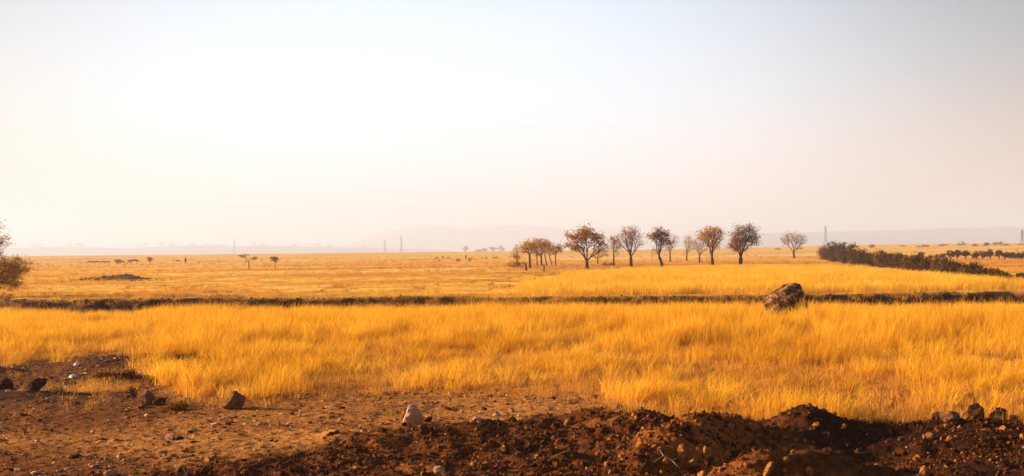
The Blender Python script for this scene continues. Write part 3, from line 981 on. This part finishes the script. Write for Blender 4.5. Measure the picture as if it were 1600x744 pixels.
def tree(px, row_base, lobes, label, mat=None, bark=None, ntips=70, nleaf=2200, leaf=.075, fork=.22, rtip=.010, seed=1, name='tree', group=None,
         Yd=None, zrow=None, base_dx=0, clump=.30, lean=0.0, stems=1, cat='tree', foliage='crown', wood='trunk'):
    """lobes: (px, row, half width, half height, weight) of the crown in the photo, turned into metres at the tree's distance"""
    rr = np.random.default_rng(seed)
    P = at(px, Yd) if Yd else hit(px, row_base)
    if zrow: P.z = row_z(px, zrow, P.y)
    k = P.y / FPX
    root = empty(name, P)
    L_ = []
    for a, b, rx, rz, wt in lobes:
        if group == G: rx *= 1.16 if len(lobes) < 7 else 1.06; rz *= 1.12 if len(lobes) < 7 else 1.03
        L_.append(((a - px) * k, 0.0, row_z(a, b, P.y) - P.z, rx * k, rz * k, wt))
    wts = np.array([l[5] * l[3] * l[4] for l in L_]); areas = np.array([l[3] * l[4] for l in L_])
    H_ = max(l[2] + l[4] for l in L_)
    tips = []
    if group == G: ntips = int(ntips * 1.6)
    cnt = rr.multinomial(ntips, areas / areas.sum())
    for l, c in zip(L_, cnt):
        u = rr.normal(size=(c, 3)); u /= np.linalg.norm(u, axis=1)[:, None]
        u *= rr.uniform(.15, 1.12, c)[:, None] ** .5
        depth = min(l[3], max(l[3], l[4]))
        q_ = np.stack([l[0] + u[:, 0] * l[3], u[:, 1] * depth * .9, l[2] + u[:, 2] * l[4]], -1)
        tips.append(q_)
    tips = np.concatenate(tips)
    tips[:, 2] = np.maximum(tips[:, 2], .06 * H_ + .03 * abs(H_) * rr.uniform(0, 1, len(tips)))
    T = Tubes()
    fz = fork * H_
    cx = tips[:, 0].mean()
    if stems == 1:
        r0 = rtip * len(tips) ** .47
        f = np.array([lean * fz + .1 * cx, 0, fz])
        T.add([(0, 0, -.1), (lean * fz * .3, 0, fz * .45), f], [r0 * 1.5, r0 * 1.15, r0 * 1.05], 7)
        ang = np.arctan2(tips[:, 0] - f[0], tips[:, 2] - fz + .15 * H_) + rr.normal(0, .18, len(tips))
        nl = 4 if len(tips) > 150 else 3 if len(tips) > 50 else 2
        for g_ in np.array_split(np.argsort(ang), nl):
            grow(T, f + rr.normal(0, .02, 3), tips[g_], rr, rtip, .34)
    else:
        order = np.argsort(tips[:, 0] + rr.normal(0, .2, len(tips)))
        for g_ in np.array_split(order, stems):
            sub = tips[g_]
            b0 = np.array([rr.normal(0, .06), rr.normal(0, .06), -.05])
            grow(T, b0, sub, rr, rtip, .30)
    T.build(wood, bark or M_bark, root)
    # leaves cling around the twig tips, thicker where the lobe is dense
    w_ = np.zeros(len(tips))
    for l in L_:
        d = ((tips[:, 0] - l[0]) / l[3]) ** 2 + ((tips[:, 2] - l[2]) / l[4]) ** 2
        w_ += l[5] * np.exp(-d * .30)
    w_ *= rr.uniform(0.0, 1.0, len(tips)) ** (2.2 if group == G else 1.0) + .05
    if group == G: nleaf = int(nleaf * .85)
    c = rr.multinomial(nleaf, w_ / w_.sum())
    cen = np.repeat(tips, c, 0)
    off = rr.normal(0, 1, (len(cen), 3)) * np.array([clump, clump, clump * .55]) * np.repeat(rr.uniform(.45, 1.25, len(tips)), c)[:, None]
    V, F, R = leaves(cen + off, leaf, rr)
    o = mesh_np(foliage, V, F, mat or M_leaf_brown, root)
    rnd_attr(o.data, R)
    tag(root, label, cat, group)
    return root


G = 'trees in the line beyond the yellow grass'
B, D, GO = M_leaf_brown, M_leaf_dark, M_leaf_gold
tree(808, 417, [(806, 400, 11, 6, .6), (808, 390, 6, 7, .6)], 'thin ragged tree with tiered twigs at the left end of the tree line', GO, ntips=50, nleaf=520, leaf=.07, fork=.35, seed=201, group=G, clump=.2)
tree(828, 419, [(824, 386, 13, 8, 1), (832, 378, 14, 6, .9), (818, 392, 8, 6, .6)], 'slender brown tree second from the left end, lit golden at its top', GO, ntips=90, nleaf=1300, fork=.42, seed=202, group=G, clump=.24, leaf=.08)
tree(839, 415, [(838, 381, 12, 7, .9), (836, 390, 8, 6, .5)], 'pale thin stemmed tree between two taller slender trees of the left clump', B, M_bark_pale, ntips=60, nleaf=900, fork=.5, seed=203, group=G, clump=.24)
tree(846, 415, [(843, 390, 12, 12, 1.2), (850, 382, 10, 8, 1)], 'dense dark brown tree in the middle of the left clump', D, ntips=80, nleaf=1500, fork=.38, seed=204, group=G, clump=.26)
tree(854, 416, [(856, 388, 9, 8, .9), (850, 380, 8, 7, .8)], 'leaning tree right of the dense tree in the left clump', B, M_bark_pale, ntips=60, nleaf=800, fork=.42, seed=205, group=G, clump=.22, lean=-.15)
tree(862, 415, [(858, 386, 7, 6, .7), (866, 393, 5, 5, .5)], 'small crooked pale stemmed tree in front of the gap in the left clump', B, M_bark_pale, ntips=40, nleaf=420, fork=.42, seed=206, group=G, clump=.2, lean=-.25)
tree(868, 415, [(869, 388, 11, 7, 1)], 'round topped small tree at the right end of the left clump', B, M_bark_pale, ntips=60, nleaf=850, fork=.50, seed=207, group=G, clump=.22)
tree(917, 420, [(915, 362, 13, 9, 1.5), (925, 372, 14, 9, 1.3), (905, 372, 12, 10, 1.1), (891, 374, 10, 12, .7), (893, 388, 12, 7, .6), (935, 378, 12, 12, .6), (942, 388, 12, 9, .5), (905, 388, 8, 5, .8)],
     'largest spreading tree with a dense brown crown and forked trunk', B, ntips=190, nleaf=4600, fork=.16, seed=208, group=G, rtip=.011, clump=.30, leaf=.08)
tree(934, 413, [(935, 397, 14, 7, .6)], 'low golden tree in the gap right of the largest tree', GO, ntips=50, nleaf=620, fork=.35, seed=209, group=G, clump=.25)
tree(959, 415, [(962, 384, 9, 12, .9), (958, 374, 7, 6, .3)], 'narrow brown tree touching the left side of the bare fan shaped tree', B, ntips=60, nleaf=820, fork=.42, seed=210, group=G, clump=.22)
tree(986, 418, [(984, 368, 18, 14, .35), (993, 375, 16, 15, .3), (974, 378, 15, 12, .35), (987, 360, 13, 8, .5)], 'nearly bare fan shaped tree with a fine web of upright twigs', B, ntips=330, nleaf=1500, fork=.24, seed=211, group=G, rtip=.0075, clump=.16, leaf=.06)
tree(1035, 419, [(1028, 362, 10, 7, 1.2), (1022, 370, 9, 6, 1.1), (1036, 368, 9, 9, 1.1), (1040, 378, 10, 6, 1.1), (1027, 390, 4, 5, .4)], 'dark leaning tree with a lumpy crown and crooked trunk', D, ntips=120, nleaf=2000, fork=.28, seed=212, group=G, clump=.22, lean=-.25)
tree(1047, 409, [(1050, 376, 11, 11, .6), (1046, 386, 8, 7, .5)], 'pale twiggy tree just behind the dark leaning one', B, ntips=140, nleaf=800, fork=.35, seed=213, group=G, rtip=.008, clump=.2, leaf=.06)
tree(1018, 408, [(1020, 393, 5, 8, .3)], 'spindly bare sapling left of the dark leaning tree', GO, M_bark_pale, ntips=25, nleaf=120, fork=.4, seed=214, group=G, rtip=.007, clump=.15)
tree(1073, 408, [(1076, 376, 8, 11, .9), (1080, 385, 7, 7, .6), (1069, 396, 3, 3, .1)], 'slim golden tree with a bare side branch low on its trunk', GO, ntips=90, nleaf=900, fork=.25, seed=215, group=G, clump=.2, leaf=.065)
tree(1093, 411, [(1090, 380, 12, 10, .25), (1099, 386, 9, 8, .3)], 'thin forked tree with hardly any leaves left of a full one', B, ntips=130, nleaf=420, fork=.25, seed=216, group=G, rtip=.008, clump=.15, leaf=.06)
tree(1113, 417, [(1112, 362, 14, 10, 1.1), (1100, 368, 11, 9, 1.1), (1122, 368, 10, 12, .8), (1112, 380, 15, 8, .6)], 'full rounded tree with orange brown crown and stout dark trunk', GO, ntips=240, nleaf=3000, fork=.20, seed=217, group=G, rtip=.010, clump=.22, leaf=.07)
tree(1157, 417, [(1155, 368, 13, 10, 1.5), (1158, 382, 16, 12, 1.6), (1146, 385, 9, 9, 1.2), (1172, 364, 13, 12, .6), (1165, 354, 14, 7, .5), (1180, 374, 9, 9, .4)],
     'darkest tree with a heavy crown and pale twigs at its upper right', D, ntips=360, nleaf=4600, fork=.20, seed=218, group=G, rtip=.0095, clump=.22, leaf=.07)
tree(1241, 405, [(1240, 370, 18, 9, .4), (1228, 376, 10, 8, .5), (1252, 376, 10, 9, .4)], 'lone nearly leafless tree standing apart at the right of the line', B, ntips=260, nleaf=1100, fork=.22, seed=219, group=G, rtip=.010, clump=.22, leaf=.075, lean=-.1)

# low things at the feet of the left clump
tree(806, 418, [(806, 414, 14, 4, 1)], 'low dark scrub at the foot of the left end of the tree line', D, ntips=40, nleaf=800, leaf=.06, fork=.2, seed=221, stems=6, name='shrub', cat='shrub', foliage='foliage', wood='stem', clump=.15)
tree(944, 415, [(951, 413, 11, 3, 1)], 'low dark scrub between the largest tree and the fan shaped tree', D, ntips=30, nleaf=420, leaf=.06, fork=.2, seed=222, stems=5, name='shrub', cat='shrub', foliage='foliage', wood='stem', clump=.12)
tree(822, 423, [(818, 411.5, 7, 1.6, 1)], 'dead stump with a small flat tuft of leaves, left of the plain stump', B, ntips=14, nleaf=240, leaf=.05, fork=.80, rtip=.024, seed=223, name='tree_stump', cat='stump', clump=.09)
P = hit(850, 423.5)
T = Tubes(); T.add([(0, 0, -.05), (.01, 0, .3), (-.01, .0, .58), (0, 0, .60)], [.075, .06, .065, .03], 8)
T.add([(0, 0, .45), (-.08, 0, .56)], [.03, .02], 6)
o = T.build('tree_stump', M_bark); o.location = P
tag(o, 'plain broken post like stump standing in front of the left tree clump', 'stump')

# small trees and bushes on the left plain
G2 = 'small trees on the open plain'
tree(389, 420, [(380, 401, 6, 2.2, 1), (377, 399, 3, 1.6, 1), (386, 398, 4, 1.8, .9), (396, 404, 6, 2, .9), (400, 402, 3, 2, .8)], 'small flat armed tree with tufts of leaves, left of its rounder neighbour', B, M_bark, ntips=40, nleaf=560, leaf=.055, fork=.5, seed=231, group=G2, clump=.08, rtip=.008)
tree(430, 419, [(430, 405, 6.5, 5, 1), (425, 403, 3, 2, .6)], 'small round headed tree on a thin stem in the open plain', D, ntips=50, nleaf=800, leaf=.055, fork=.45, seed=232, group=G2, clump=.10, rtip=.007)
tree(234, 410, [(234, 405.5, 4.2, 3.6, 1)], 'small round bush standing free right of the grazing herd', B, ntips=40, nleaf=800, leaf=.10, fork=.2, seed=233, name='bush', cat='bush', group='bushes on the left plain', clump=.16, foliage='foliage', wood='stem')
tree(183, 412, [(183, 408, 6, 2.8, 1)], 'low domed bush in the middle of the grazing herd', B, ntips=40, nleaf=800, leaf=.10, fork=.2, seed=234, name='bush', cat='bush', group='bushes on the left plain', clump=.16, foliage='foliage', wood='stem')
# tree cut by the left edge
tree(-38, 470, [(5, 415, 36, 20, 1), (-15, 430, 45, 25, .8), (25, 420, 24, 18, .8), (-60, 400, 60, 40, .8), (12, 445, 26, 10, .5), (-20, 375, 34, 16, .4), (6, 378, 9, 4, .35), (-4, 352, 8, 10, .15), (-60, 350, 40, 25, .4)],
     'large feathery tree reaching into the picture at the left edge', M_leaf_olive, ntips=640, nleaf=17000, leaf=.034, fork=.14, rtip=.006, seed=241, clump=.17, stems=4, Yd=56.0)
tree(12, 470, [(8, 463, 14, 6, .8)], 'wispy weed clump on the ditch bank under the left edge tree', B, ntips=40, nleaf=300, leaf=.03, fork=.2, seed=242, stems=8, name='weed', cat='weed', foliage='foliage', wood='stem', clump=.08, rtip=.004)

# hedge of bushes running towards the camera on the right
top = [(1284, 386), (1292, 382), (1303, 378), (1315, 379), (1330, 381), (1345, 386), (1360, 392), (1380, 392), (1400, 395), (1420, 397), (1445, 400), (1470, 402), (1500, 408), (1530, 414), (1560, 420), (1580, 426)]
bot = [(1284, 406), (1310, 411), (1350, 416), (1400, 421), (1450, 427), (1500, 433), (1550, 438), (1585, 440)]
hedge_px = [1290, 1303, 1318, 1334, 1348, 1362, 1377, 1392, 1407, 1422, 1437, 1452, 1467, 1482, 1497, 1511, 1525, 1540, 1555, 1570]
side_words = ['topmost bush at the far left end', 'tall bush with spiky top twigs', 'broad bush where the hedge is highest', 'bush on the right shoulder of the highest part', 'bush where the hedge drops down',
              'bush below a gap to the pale plain', 'bush with small tree tops behind', 'bush a third of the way along', 'bush just left of the middle', 'bush at the middle', 'bush just right of the middle',
              'bush under the pointed dark tree', 'bush where the row behind begins', 'bush below the black part of the row behind', 'bush two thirds of the way along', 'sixth bush from the right end', 'lower bush, fifth from the right end',
              'low bush, fourth from the right end', 'low bush, third from the right end', 'lowest bush but one at the right end']
for i, hp in enumerate(hedge_px):
    t_, b_ = lerp(hp, top), lerp(hp, bot)
    t_ += [3, -1, -3, 0, 4, 5, -2, 4, 1, 5, -2, 3, 6, 0, 4, 6, -2, 4, 1, 5][i] * .8
    h_ = (b_ - t_) / 2
    tree(hp, b_, [(hp, (t_ + b_) / 2 + 1, 9.5, h_ * 1.05, 1.0), (hp - 4, t_ + h_ * .7, 7, h_ * .8, 1.0), (hp + 5, b_ - h_ * .6, 8, h_ * .7, .9)],
         side_words[i] + ' of the long dark hedge', M_bush if i % 3 else M_bush_gold, ntips=110, nleaf=3000, leaf=.085 - .0022 * i, fork=.1, seed=300 + i, stems=6, name='bush', cat='bush',
         group='bushes of the long dark hedge', clump=.26 - .008 * i, foliage='foliage', wood='stem', rtip=.008)
tree(1594, 436, [(1597, 432, 7, 5, 1)], 'dark bush half cut by the right edge of the picture', M_bush, ntips=40, nleaf=800, leaf=.05, fork=.1, seed=325, stems=5, name='bush', cat='bush', clump=.12, foliage='foliage', wood='stem')
# row of small trees behind the hedge
words = ['pointed dark small tree first on the left', 'thin pale small tree second from the left', 'thin small tree third from the left', 'small tree before the black part', 'black small tree, left of three',
         'black small tree, middle of three', 'black small tree, right of three', 'small tree right of the first gap', 'small tree left of the second gap', 'tall dark small tree beyond the second gap',
         'round small tree left of the light gap', 'broad small tree right of the light gap', 'small tree third from the right edge', 'small tree second from the right edge', 'small tree at the right edge']
rowx = [1440, 1453, 1463, 1473, 1485, 1496, 1509, 1526, 1536, 1547, 1561, 1570, 1579, 1588, 1597]
for i, hp in enumerate(rowx):
    tp = [393, 396, 396, 395, 391.5, 390.5, 391, 393, 392, 390.5, 390, 393, 394, 394, 393][i]
    dn = [1.2, .4, .4, .8, 1.4, 1.6, 1.6, .9, 1.1, 1.3, 1.4, 1.0, .9, .9, .9][i]
    tree(hp, 405, [(hp, tp + 4.5, [4, 3, 3.4, 5, 6.5, 8, 7, 4.5, 6.5, 5, 4.4, 7, 5.5, 7, 6][i], 3.6 + (i * 7 % 5) * .35, 1), (hp + (i * 5 % 7) - 3, tp + 7.5, 4, 3.4, .8)], words[i] + ' of the row behind the hedge', M_bush if i > 2 else D, ntips=50, nleaf=int(900 * dn), leaf=.085, fork=.32,
         seed=340 + i, name='small_tree', group='row of small trees behind the hedge', clump=.13, rtip=.016)
# trees far out on the right
far_r = [(1362, 384, 7, 2.2, 'faint low tree left of the far group'), (1446, 384, 6, 2.6, 'pale domed tree first of the far group at the right'), (1473, 384, 8, 3, 'wide flat pair like crown in the far group'),
         (1502, 382, 7, 4.2, 'biggest domed tree of the far group'), (1524, 384, 5, 3.2, 'small peaked tree right of the biggest far dome'), (1540, 382.5, 4, 3.8, 'round tree in the middle of the far group'),
         (1552, 385, 6, 2, 'low flat tree right of the round far tree'), (1556, 381, 4, 3.2, 'pale hazy tree behind the low flat far tree'), (1563, 379.5, 2.5, 1.4, 'tiny umbrella tree on a thin stem in the far group'), (1572, 382.5, 5, 1.6, 'flat topped tree right of the tiny umbrella'),
         (1597, 383.5, 7, 3, 'dark far tree at the foot of the right edge pylon'), (1412, 385.5, 5, 1.6, 'tiny far tree above the hedge, centre right'), (1436, 386, 4, 1.5, 'tiny dark bush far out above the hedge'),
         (1215, 389.5, 4, 1.6, 'tiny far bush left of the lone tree'), (1250, 388.5, 5, 2.2, 'far bush seen beside the lone tree'), (1330, 385.5, 7, 1.8, 'low far bush above the left part of the hedge')]
for i, (a, b, rx, rz, lb) in enumerate(far_r):
    Yd = 560 + 20 * (i % 4)
    tree(a, 0, [(a, b, rx, rz, 1), (a - rx * .4, b + 1, rx * .6, rz * .7, .8)], lb, D if i in (3, 5, 10) else B, ntips=30, nleaf=520, leaf=.22, fork=.3, seed=370 + i, name='tree', group='trees far out on the plain', clump=.28, Yd=Yd, rtip=.03)
# trees in the mist beyond the edge of the plain
mist = [(57, 380.5, 9, 3), (108, 380.5, 5, 2.6), (126, 380, 5, 3), (222, 380.5, 8, 2.4), (252, 380, 5, 2.6), (270, 381, 6, 2), (300, 380.5, 8, 2.6), (325, 379.5, 10, 3), (345, 381.5, 7, 2), (395, 380, 7, 3), (410, 380.5, 6, 2.6),
        (460, 381.5, 4, 2), (497, 380.5, 6, 2), (512, 382, 6, 2), (568, 382.5, 5, 2), (727, 386, 4.5, 3), (747, 389, 5, 1.6), (770, 386.5, 8, 3), (783, 386, 7, 3.4), (757, 388, 4, 2)]
mw = ['first misty tree right of the left edge tree', 'small misty tree, left of a close pair', 'small misty tree, right of a close pair', 'misty wide tree left of the thicker misty wood', 'misty tree at the start of the thicker misty wood',
      'low misty tree in the thicker misty wood', 'misty tree in the middle of the thicker misty wood', 'tallest tree of the thicker misty wood', 'low misty tree sloping off right of the wood', 'misty tree right above the flat armed small tree',
      'misty tree just left of the round headed small tree', 'tiny misty tree alone right of the round headed tree', 'misty tree left of another by the ridge end', 'misty low tree at the ridge end', 'faint misty tree left of the first tall pylon',
      'single pale tree on the edge of the plain right of the pylons', 'faint bush on the edge of the plain right of the single pale tree', 'left tree of the hazy pair behind the left end of the tree line', 'right tree of the hazy pair behind the left end of the tree line', 'tiny hazy tree left of the hazy pair']
for i, (a, b, rx, rz) in enumerate(mist):
    Yd = 4880 if i < 15 else 1900
    b += 1.6
    tree(a, 0, [(a, b, rx, rz, 1), (a, b + 1.5, rx * 1.2, rz, .6)], mw[i], B, zrow=b + rz * 1.7 if i < 15 else None, ntips=24, nleaf=420, leaf=1.9 if i < 15 else .8, fork=.2, seed=400 + i, name='tree', group='trees in the mist on the horizon', clump=1.5 if i < 15 else .8, Yd=Yd, rtip=.10)


# low dark shrubs in the near field, on the left
def shrub(px_, row, w_, h_, lb, mat, seed, nl=700, leaf=.018, cat='shrub', name='shrub', tips=60):
    tree(px_, row, [(px_, row - h_ * .55, w_, h_ * .6, 1)], lb, mat, ntips=tips, nleaf=nl, leaf=leaf, fork=.1, seed=seed, stems=8, name=name, cat=cat,
         foliage='foliage', wood='stem', clump=.04, rtip=.003)


shrub(277, 567, 11, 13, 'dark low shrub in the grass, left of a touching pair', D, 501)
shrub(299, 568, 14, 15, 'dark low shrub in the grass, right of a touching pair', D, 502)
shrub(330, 566, 8, 8, 'smallest dark shrub between the pair and the lone shrub', D, 506, 300)
shrub(378, 566, 9, 12, 'lone dark shrub in the grass above the rounded brown rock', D, 503)
shrub(163, 592, 22, 10, 'wide dark shrub on the left dirt behind the grass tongue', D, 504, 1300)
shrub(198, 592, 14, 11, 'dark shrub on the left dirt nearest the grass field', D, 507, 900)
shrub(206, 622, 13, 20, 'spiky dead weed beside the angular brown rock', B, 505, 160, .014, 'weed', 'weed', 90)
shrub(275, 640, 18, 9, 'sprawling dry weed on the ground right of the angular rocks', D, 508, 500, .014, 'weed', 'weed')
shrub(706, 606, 7, 12, 'dark reddish tuft at the foot of the grass, near the centre', B, 509, 220, .02, 'grass tuft', 'grass_tuft')


# ------------------------------------------------------------------ pylons and poles
def pylon(px_, row_top, Yd, label, w0=4.2, kind='lattice', thick=.22):
    P = at(px_, Yd)
    zt = row_z(px_, row_top, Yd) - P.z
    root = empty('pylon', P)
    T = Tubes()
    w0 *= 1.7; thick *= 1.7
    wt = 1.4
    waist = zt * .62

    def wid(z): return (w0 + (wt - w0) * min(z / waist, 1)) / 2
    lev = [0, zt * .2, zt * .38, zt * .52, waist, zt * .72, zt * .82, zt * .91, zt]
    for sx, sy in ((1, 1), (1, -1), (-1, -1), (-1, 1)):
        T.add([(sx * wid(z), sy * wid(z), z) for z in lev], [thick] * len(lev), 4)
    for a, b in zip(lev, lev[1:]):
        for ax in (0, 1):
            for s in (1, -1):
                for d in (1, -1):
                    p0 = [s * wid(a)] * 2; p1 = [s * wid(b)] * 2
                    p0[ax] = d * wid(a); p1[ax] = -d * wid(b)
                    T.add([(*p0, a), (*p1, b)], [thick * .5] * 2, 3)
    T.build('tower', M_steel, root)
    for z, ln in ((zt * .70, 2.4), (zt * .80, 3.0), (zt * .90, 2.2)) if kind == 'lattice' else ((zt * .97, w0 * .8),):
        A = Tubes()
        A.add([(-ln, 0, z), (0, 0, z + .5), (ln, 0, z)], [.12, .25, .12], 4)
        A.add([(-ln, 0, z), (0, 0, z - .4), (ln, 0, z)], [.1, .2, .1], 4)
        A.build('crossarm', M_steel, root)
    tag(root, label, 'pylon', 'power line pylons')
    return root


pylon(627, 368, 2500, 'tall pale pylon in the mist, right of a shorter one', 4, thick=.24)
pylon(601, 376, 2500, 'shorter square topped pylon in the mist left of centre', 4, 'tee', thick=.22)
pylon(1290, 353, 1750, 'slim pylon with splayed legs just left of the dark hedge', 7, thick=.13)
pylon(1597, 359, 1350, 'dark pylon at the right edge of the picture', 6, thick=.12)
pylon(366, 374, 3100, 'very faint pylon in the mist left of the flat armed small tree', 4, thick=.22)


def pole(px_, row_top, Yd, label):
    P = at(px_, Yd); zt = row_z(px_, row_top, Yd) - P.z
    T = Tubes(); T.add([(0, 0, -.2), (0, 0, zt)], [.28, .2], 6); T.add([(-1.4, 0, zt - .6), (1.4, 0, zt - .6)], [.12, .12], 4)
    o = T.build('power_pole', M_steel); o.location = P
    tag(o, label, 'pole', 'poles in the mist')


pole(547, 384, 2400, 'thin pole in the mist left of the square topped pylon')
pole(657, 384, 2400, 'thin pole in the mist right of the tall pale pylon')
pole(430, 383, 2400, 'thin pole in the mist above the round headed small tree')


# ------------------------------------------------------------------ animals and people
def skin_mesh(name, verts, edges, rad, mat, parent=None, levels=1):
    me = bpy.data.meshes.new(name); me.from_pydata(verts, edges, []); me.update()
    o = bpy.data.objects.new(name, me); col.objects.link(o)
    md = o.modifiers.new('skin', 'SKIN')
    for i, r_ in enumerate(rad):
        me.skin_vertices[0].data[i].radius = (r_, r_)
    me.skin_vertices[0].data[0].use_root = True
    s_ = o.modifiers.new('sub', 'SUBSURF'); s_.levels = levels; s_.render_levels = levels
    me.materials.append(mat)
    if parent: o.parent = parent
    return o


def goat_body(seed, lying=False):
    V = [(0, 0, .62), (.30, 0, .64), (-.30, 0, .62), (.45, 0, .66), (.60, 0, .56 if seed % 2 else .82), (.74, 0, .36 if seed % 2 else .86), (.86, 0, .26 if seed % 2 else .80),
         (.36, .09, .36), (.34, .09, .0), (.36, -.09, .36), (.40, -.09, .0), (-.34, .10, .40), (-.42, .10, .22), (-.38, .10, 0), (-.34, -.10, .40), (-.40, -.10, .22), (-.34, -.10, 0),
         (-.44, 0, .62), (-.52, 0, .48)]
    E = [(0, 1), (0, 2), (1, 3), (3, 4), (4, 5), (5, 6), (1, 7), (7, 8), (1, 9), (9, 10), (2, 11), (11, 12), (12, 13), (2, 14), (14, 15), (15, 16), (2, 17), (17, 18)]
    R = [.19, .18, .18, .12, .08, .085, .05, .06, .03, .06, .03, .08, .045, .03, .08, .045, .03, .05, .02]
    return V, E, R


def animal(px_, row, rz, label, seed, size=.78, group='herd grazing on the left plain'):
    P = hit(px_, row)
    V, E, R = goat_body(seed)
    V = [tuple(c * size * 1.25 if i == 0 else c * size for i, c in enumerate(v)) for v in V]
    o = skin_mesh('cow', V, E, [r_ * size for r_ in R], M_hide)
    o.location = P; o.rotation_euler = (0, 0, rz)
    tag(o, label, 'cow', group)


animal(139, 412, 0.1, 'leftmost animal of the grazing herd', 1)
animal(147, 412, 3.0, 'second animal from the left in the grazing herd', 2)
animal(152, 411.6, 0.2, 'third grazing animal, close behind the second', 3)
animal(161, 412, 0.4, 'grazing animal halfway between the herd left end and the bush', 1)
animal(169, 411.8, 3.1, 'grazing animal just left of the domed bush', 3)
animal(191, 412, 0.0, 'grazing animal just right of the domed bush', 1)
animal(202, 411.5, 1.2, 'small looking animal end on, right of the bush', 2, 1.0)
animal(210, 411.4, 0.1, 'darkest broadside animal at the right of the herd', 1, 1.2)
animal(278, 410, 0.0, 'lone animal just left of the standing person', 1)
GR = 'scattered herd in the middle of the plain'
for i, (a, b, rz_, lb) in enumerate([(771, 404.5, 0, 'dark animal left of the thin ragged tree, first of a close pair'), (776, 404.3, .4, 'dark animal left of the thin ragged tree, second of a close pair'), (760, 404.8, 1.2, 'animal left of the close pair before the tree line'),
                                      (754, 404.6, 1.5, 'animal right of the reddish weed in the middle of the plain'), (700, 404.6, .3, 'animal right of the fainter standing person'), (682, 404.6, .1, 'animal left of the fainter standing person')]):
    animal(a, b, rz_, lb, i, .62, GR)


def person(px_, row, label, h=1.5, rz=0.0):
    P = hit(px_, row)
    root = empty('person', P, rz)
    s = h / 1.75
    V = [(0, 0, .98), (0, 0, 1.2), (0, 0, 1.42), (0, .0, 1.52), (0, .02, 1.62), (0, .01, 1.72), (.18, 0, 1.40), (.23, .02, 1.12), (.22, .10, .88), (-.18, 0, 1.40), (-.23, 0, 1.12), (-.24, .06, .86),
         (.10, 0, .90), (.11, .03, .50), (.11, 0, .06), (.12, .12, .04), (-.10, 0, .90), (-.12, -.02, .50), (-.13, -.06, .06), (-.13, .06, .04)]
    E = [(0, 1), (1, 2), (2, 3), (3, 4), (4, 5), (2, 6), (6, 7), (7, 8), (2, 9), (9, 10), (10, 11), (0, 12), (12, 13), (13, 14), (14, 15), (0, 16), (16, 17), (17, 18), (18, 19)]
    R = [.15, .14, .16, .06, .095, .07, .07, .05, .035, .07, .05, .035, .10, .07, .045, .035, .10, .07, .045, .035]
    skin_mesh('body', [tuple(c * s for c in v) for v in V], E, [r_ * s for r_ in R], M_skin, root)
    # long cloth from the shoulders to the knees
    T = Tubes()
    T.add([(0, 0, .50 * s), (0, 0, .75 * s), (0, 0, 1.0 * s), (0, 0, 1.25 * s), (0, 0, 1.44 * s), (0, 0, 1.50 * s)], [.24 * s, .22 * s, .20 * s, .20 * s, .19 * s, .07 * s], 12)
    T.build('robe', M_cloth, root)
    tag(root, label, 'person')


person(290, 412.5, 'standing person in dark clothes beside the grazing herd', 1.35)
person(728, 406, 'darker standing person in a long cloth in the middle of the plain', 1.25)
person(692, 405.5, 'fainter standing person left of the darker one in the plain', 1.1)
shrub(716, 409, 3.5, 5, 'reddish dry weed left of the darker standing person', B, 521, 300, .09, 'weed', 'weed', 30)
shrub(734, 408, 3.5, 5, 'reddish dry weed right of the darker standing person', B, 522, 300, .09, 'weed', 'weed', 30)


# ------------------------------------------------------------------ haze
def haze():
    bm = bmesh.new(); bmesh.ops.create_cube(bm, size=1.0)
    for v in bm.verts:
        v.co = Vector((v.co.x * 19600, v.co.y * 19600, v.co.z * 205 - 17.5 + 102.5))
    me = bpy.data.meshes.new('haze'); bm.to_mesh(me); bm.free()
    o = bpy.data.objects.new('haze', me); col.objects.link(o)
    m = bpy.data.materials.new('haze'); m.use_nodes = True
    t = m.node_tree; t.nodes.clear()
    v = t.nodes.new('ShaderNodeVolumePrincipled'); ou = t.nodes.new('ShaderNodeOutputMaterial')
    v.inputs['Color'].default_value = (0.625, 0.735, 1.0, 1)
    v.inputs['Density'].default_value = 0.00037
    v.inputs['Anisotropy'].default_value = 0.17
    t.links.new(v.outputs[0], ou.inputs['Volume'])
    me.materials.append(m)
    tag(o, 'pale morning haze over the whole plain', 'haze', None, 'stuff')


haze()
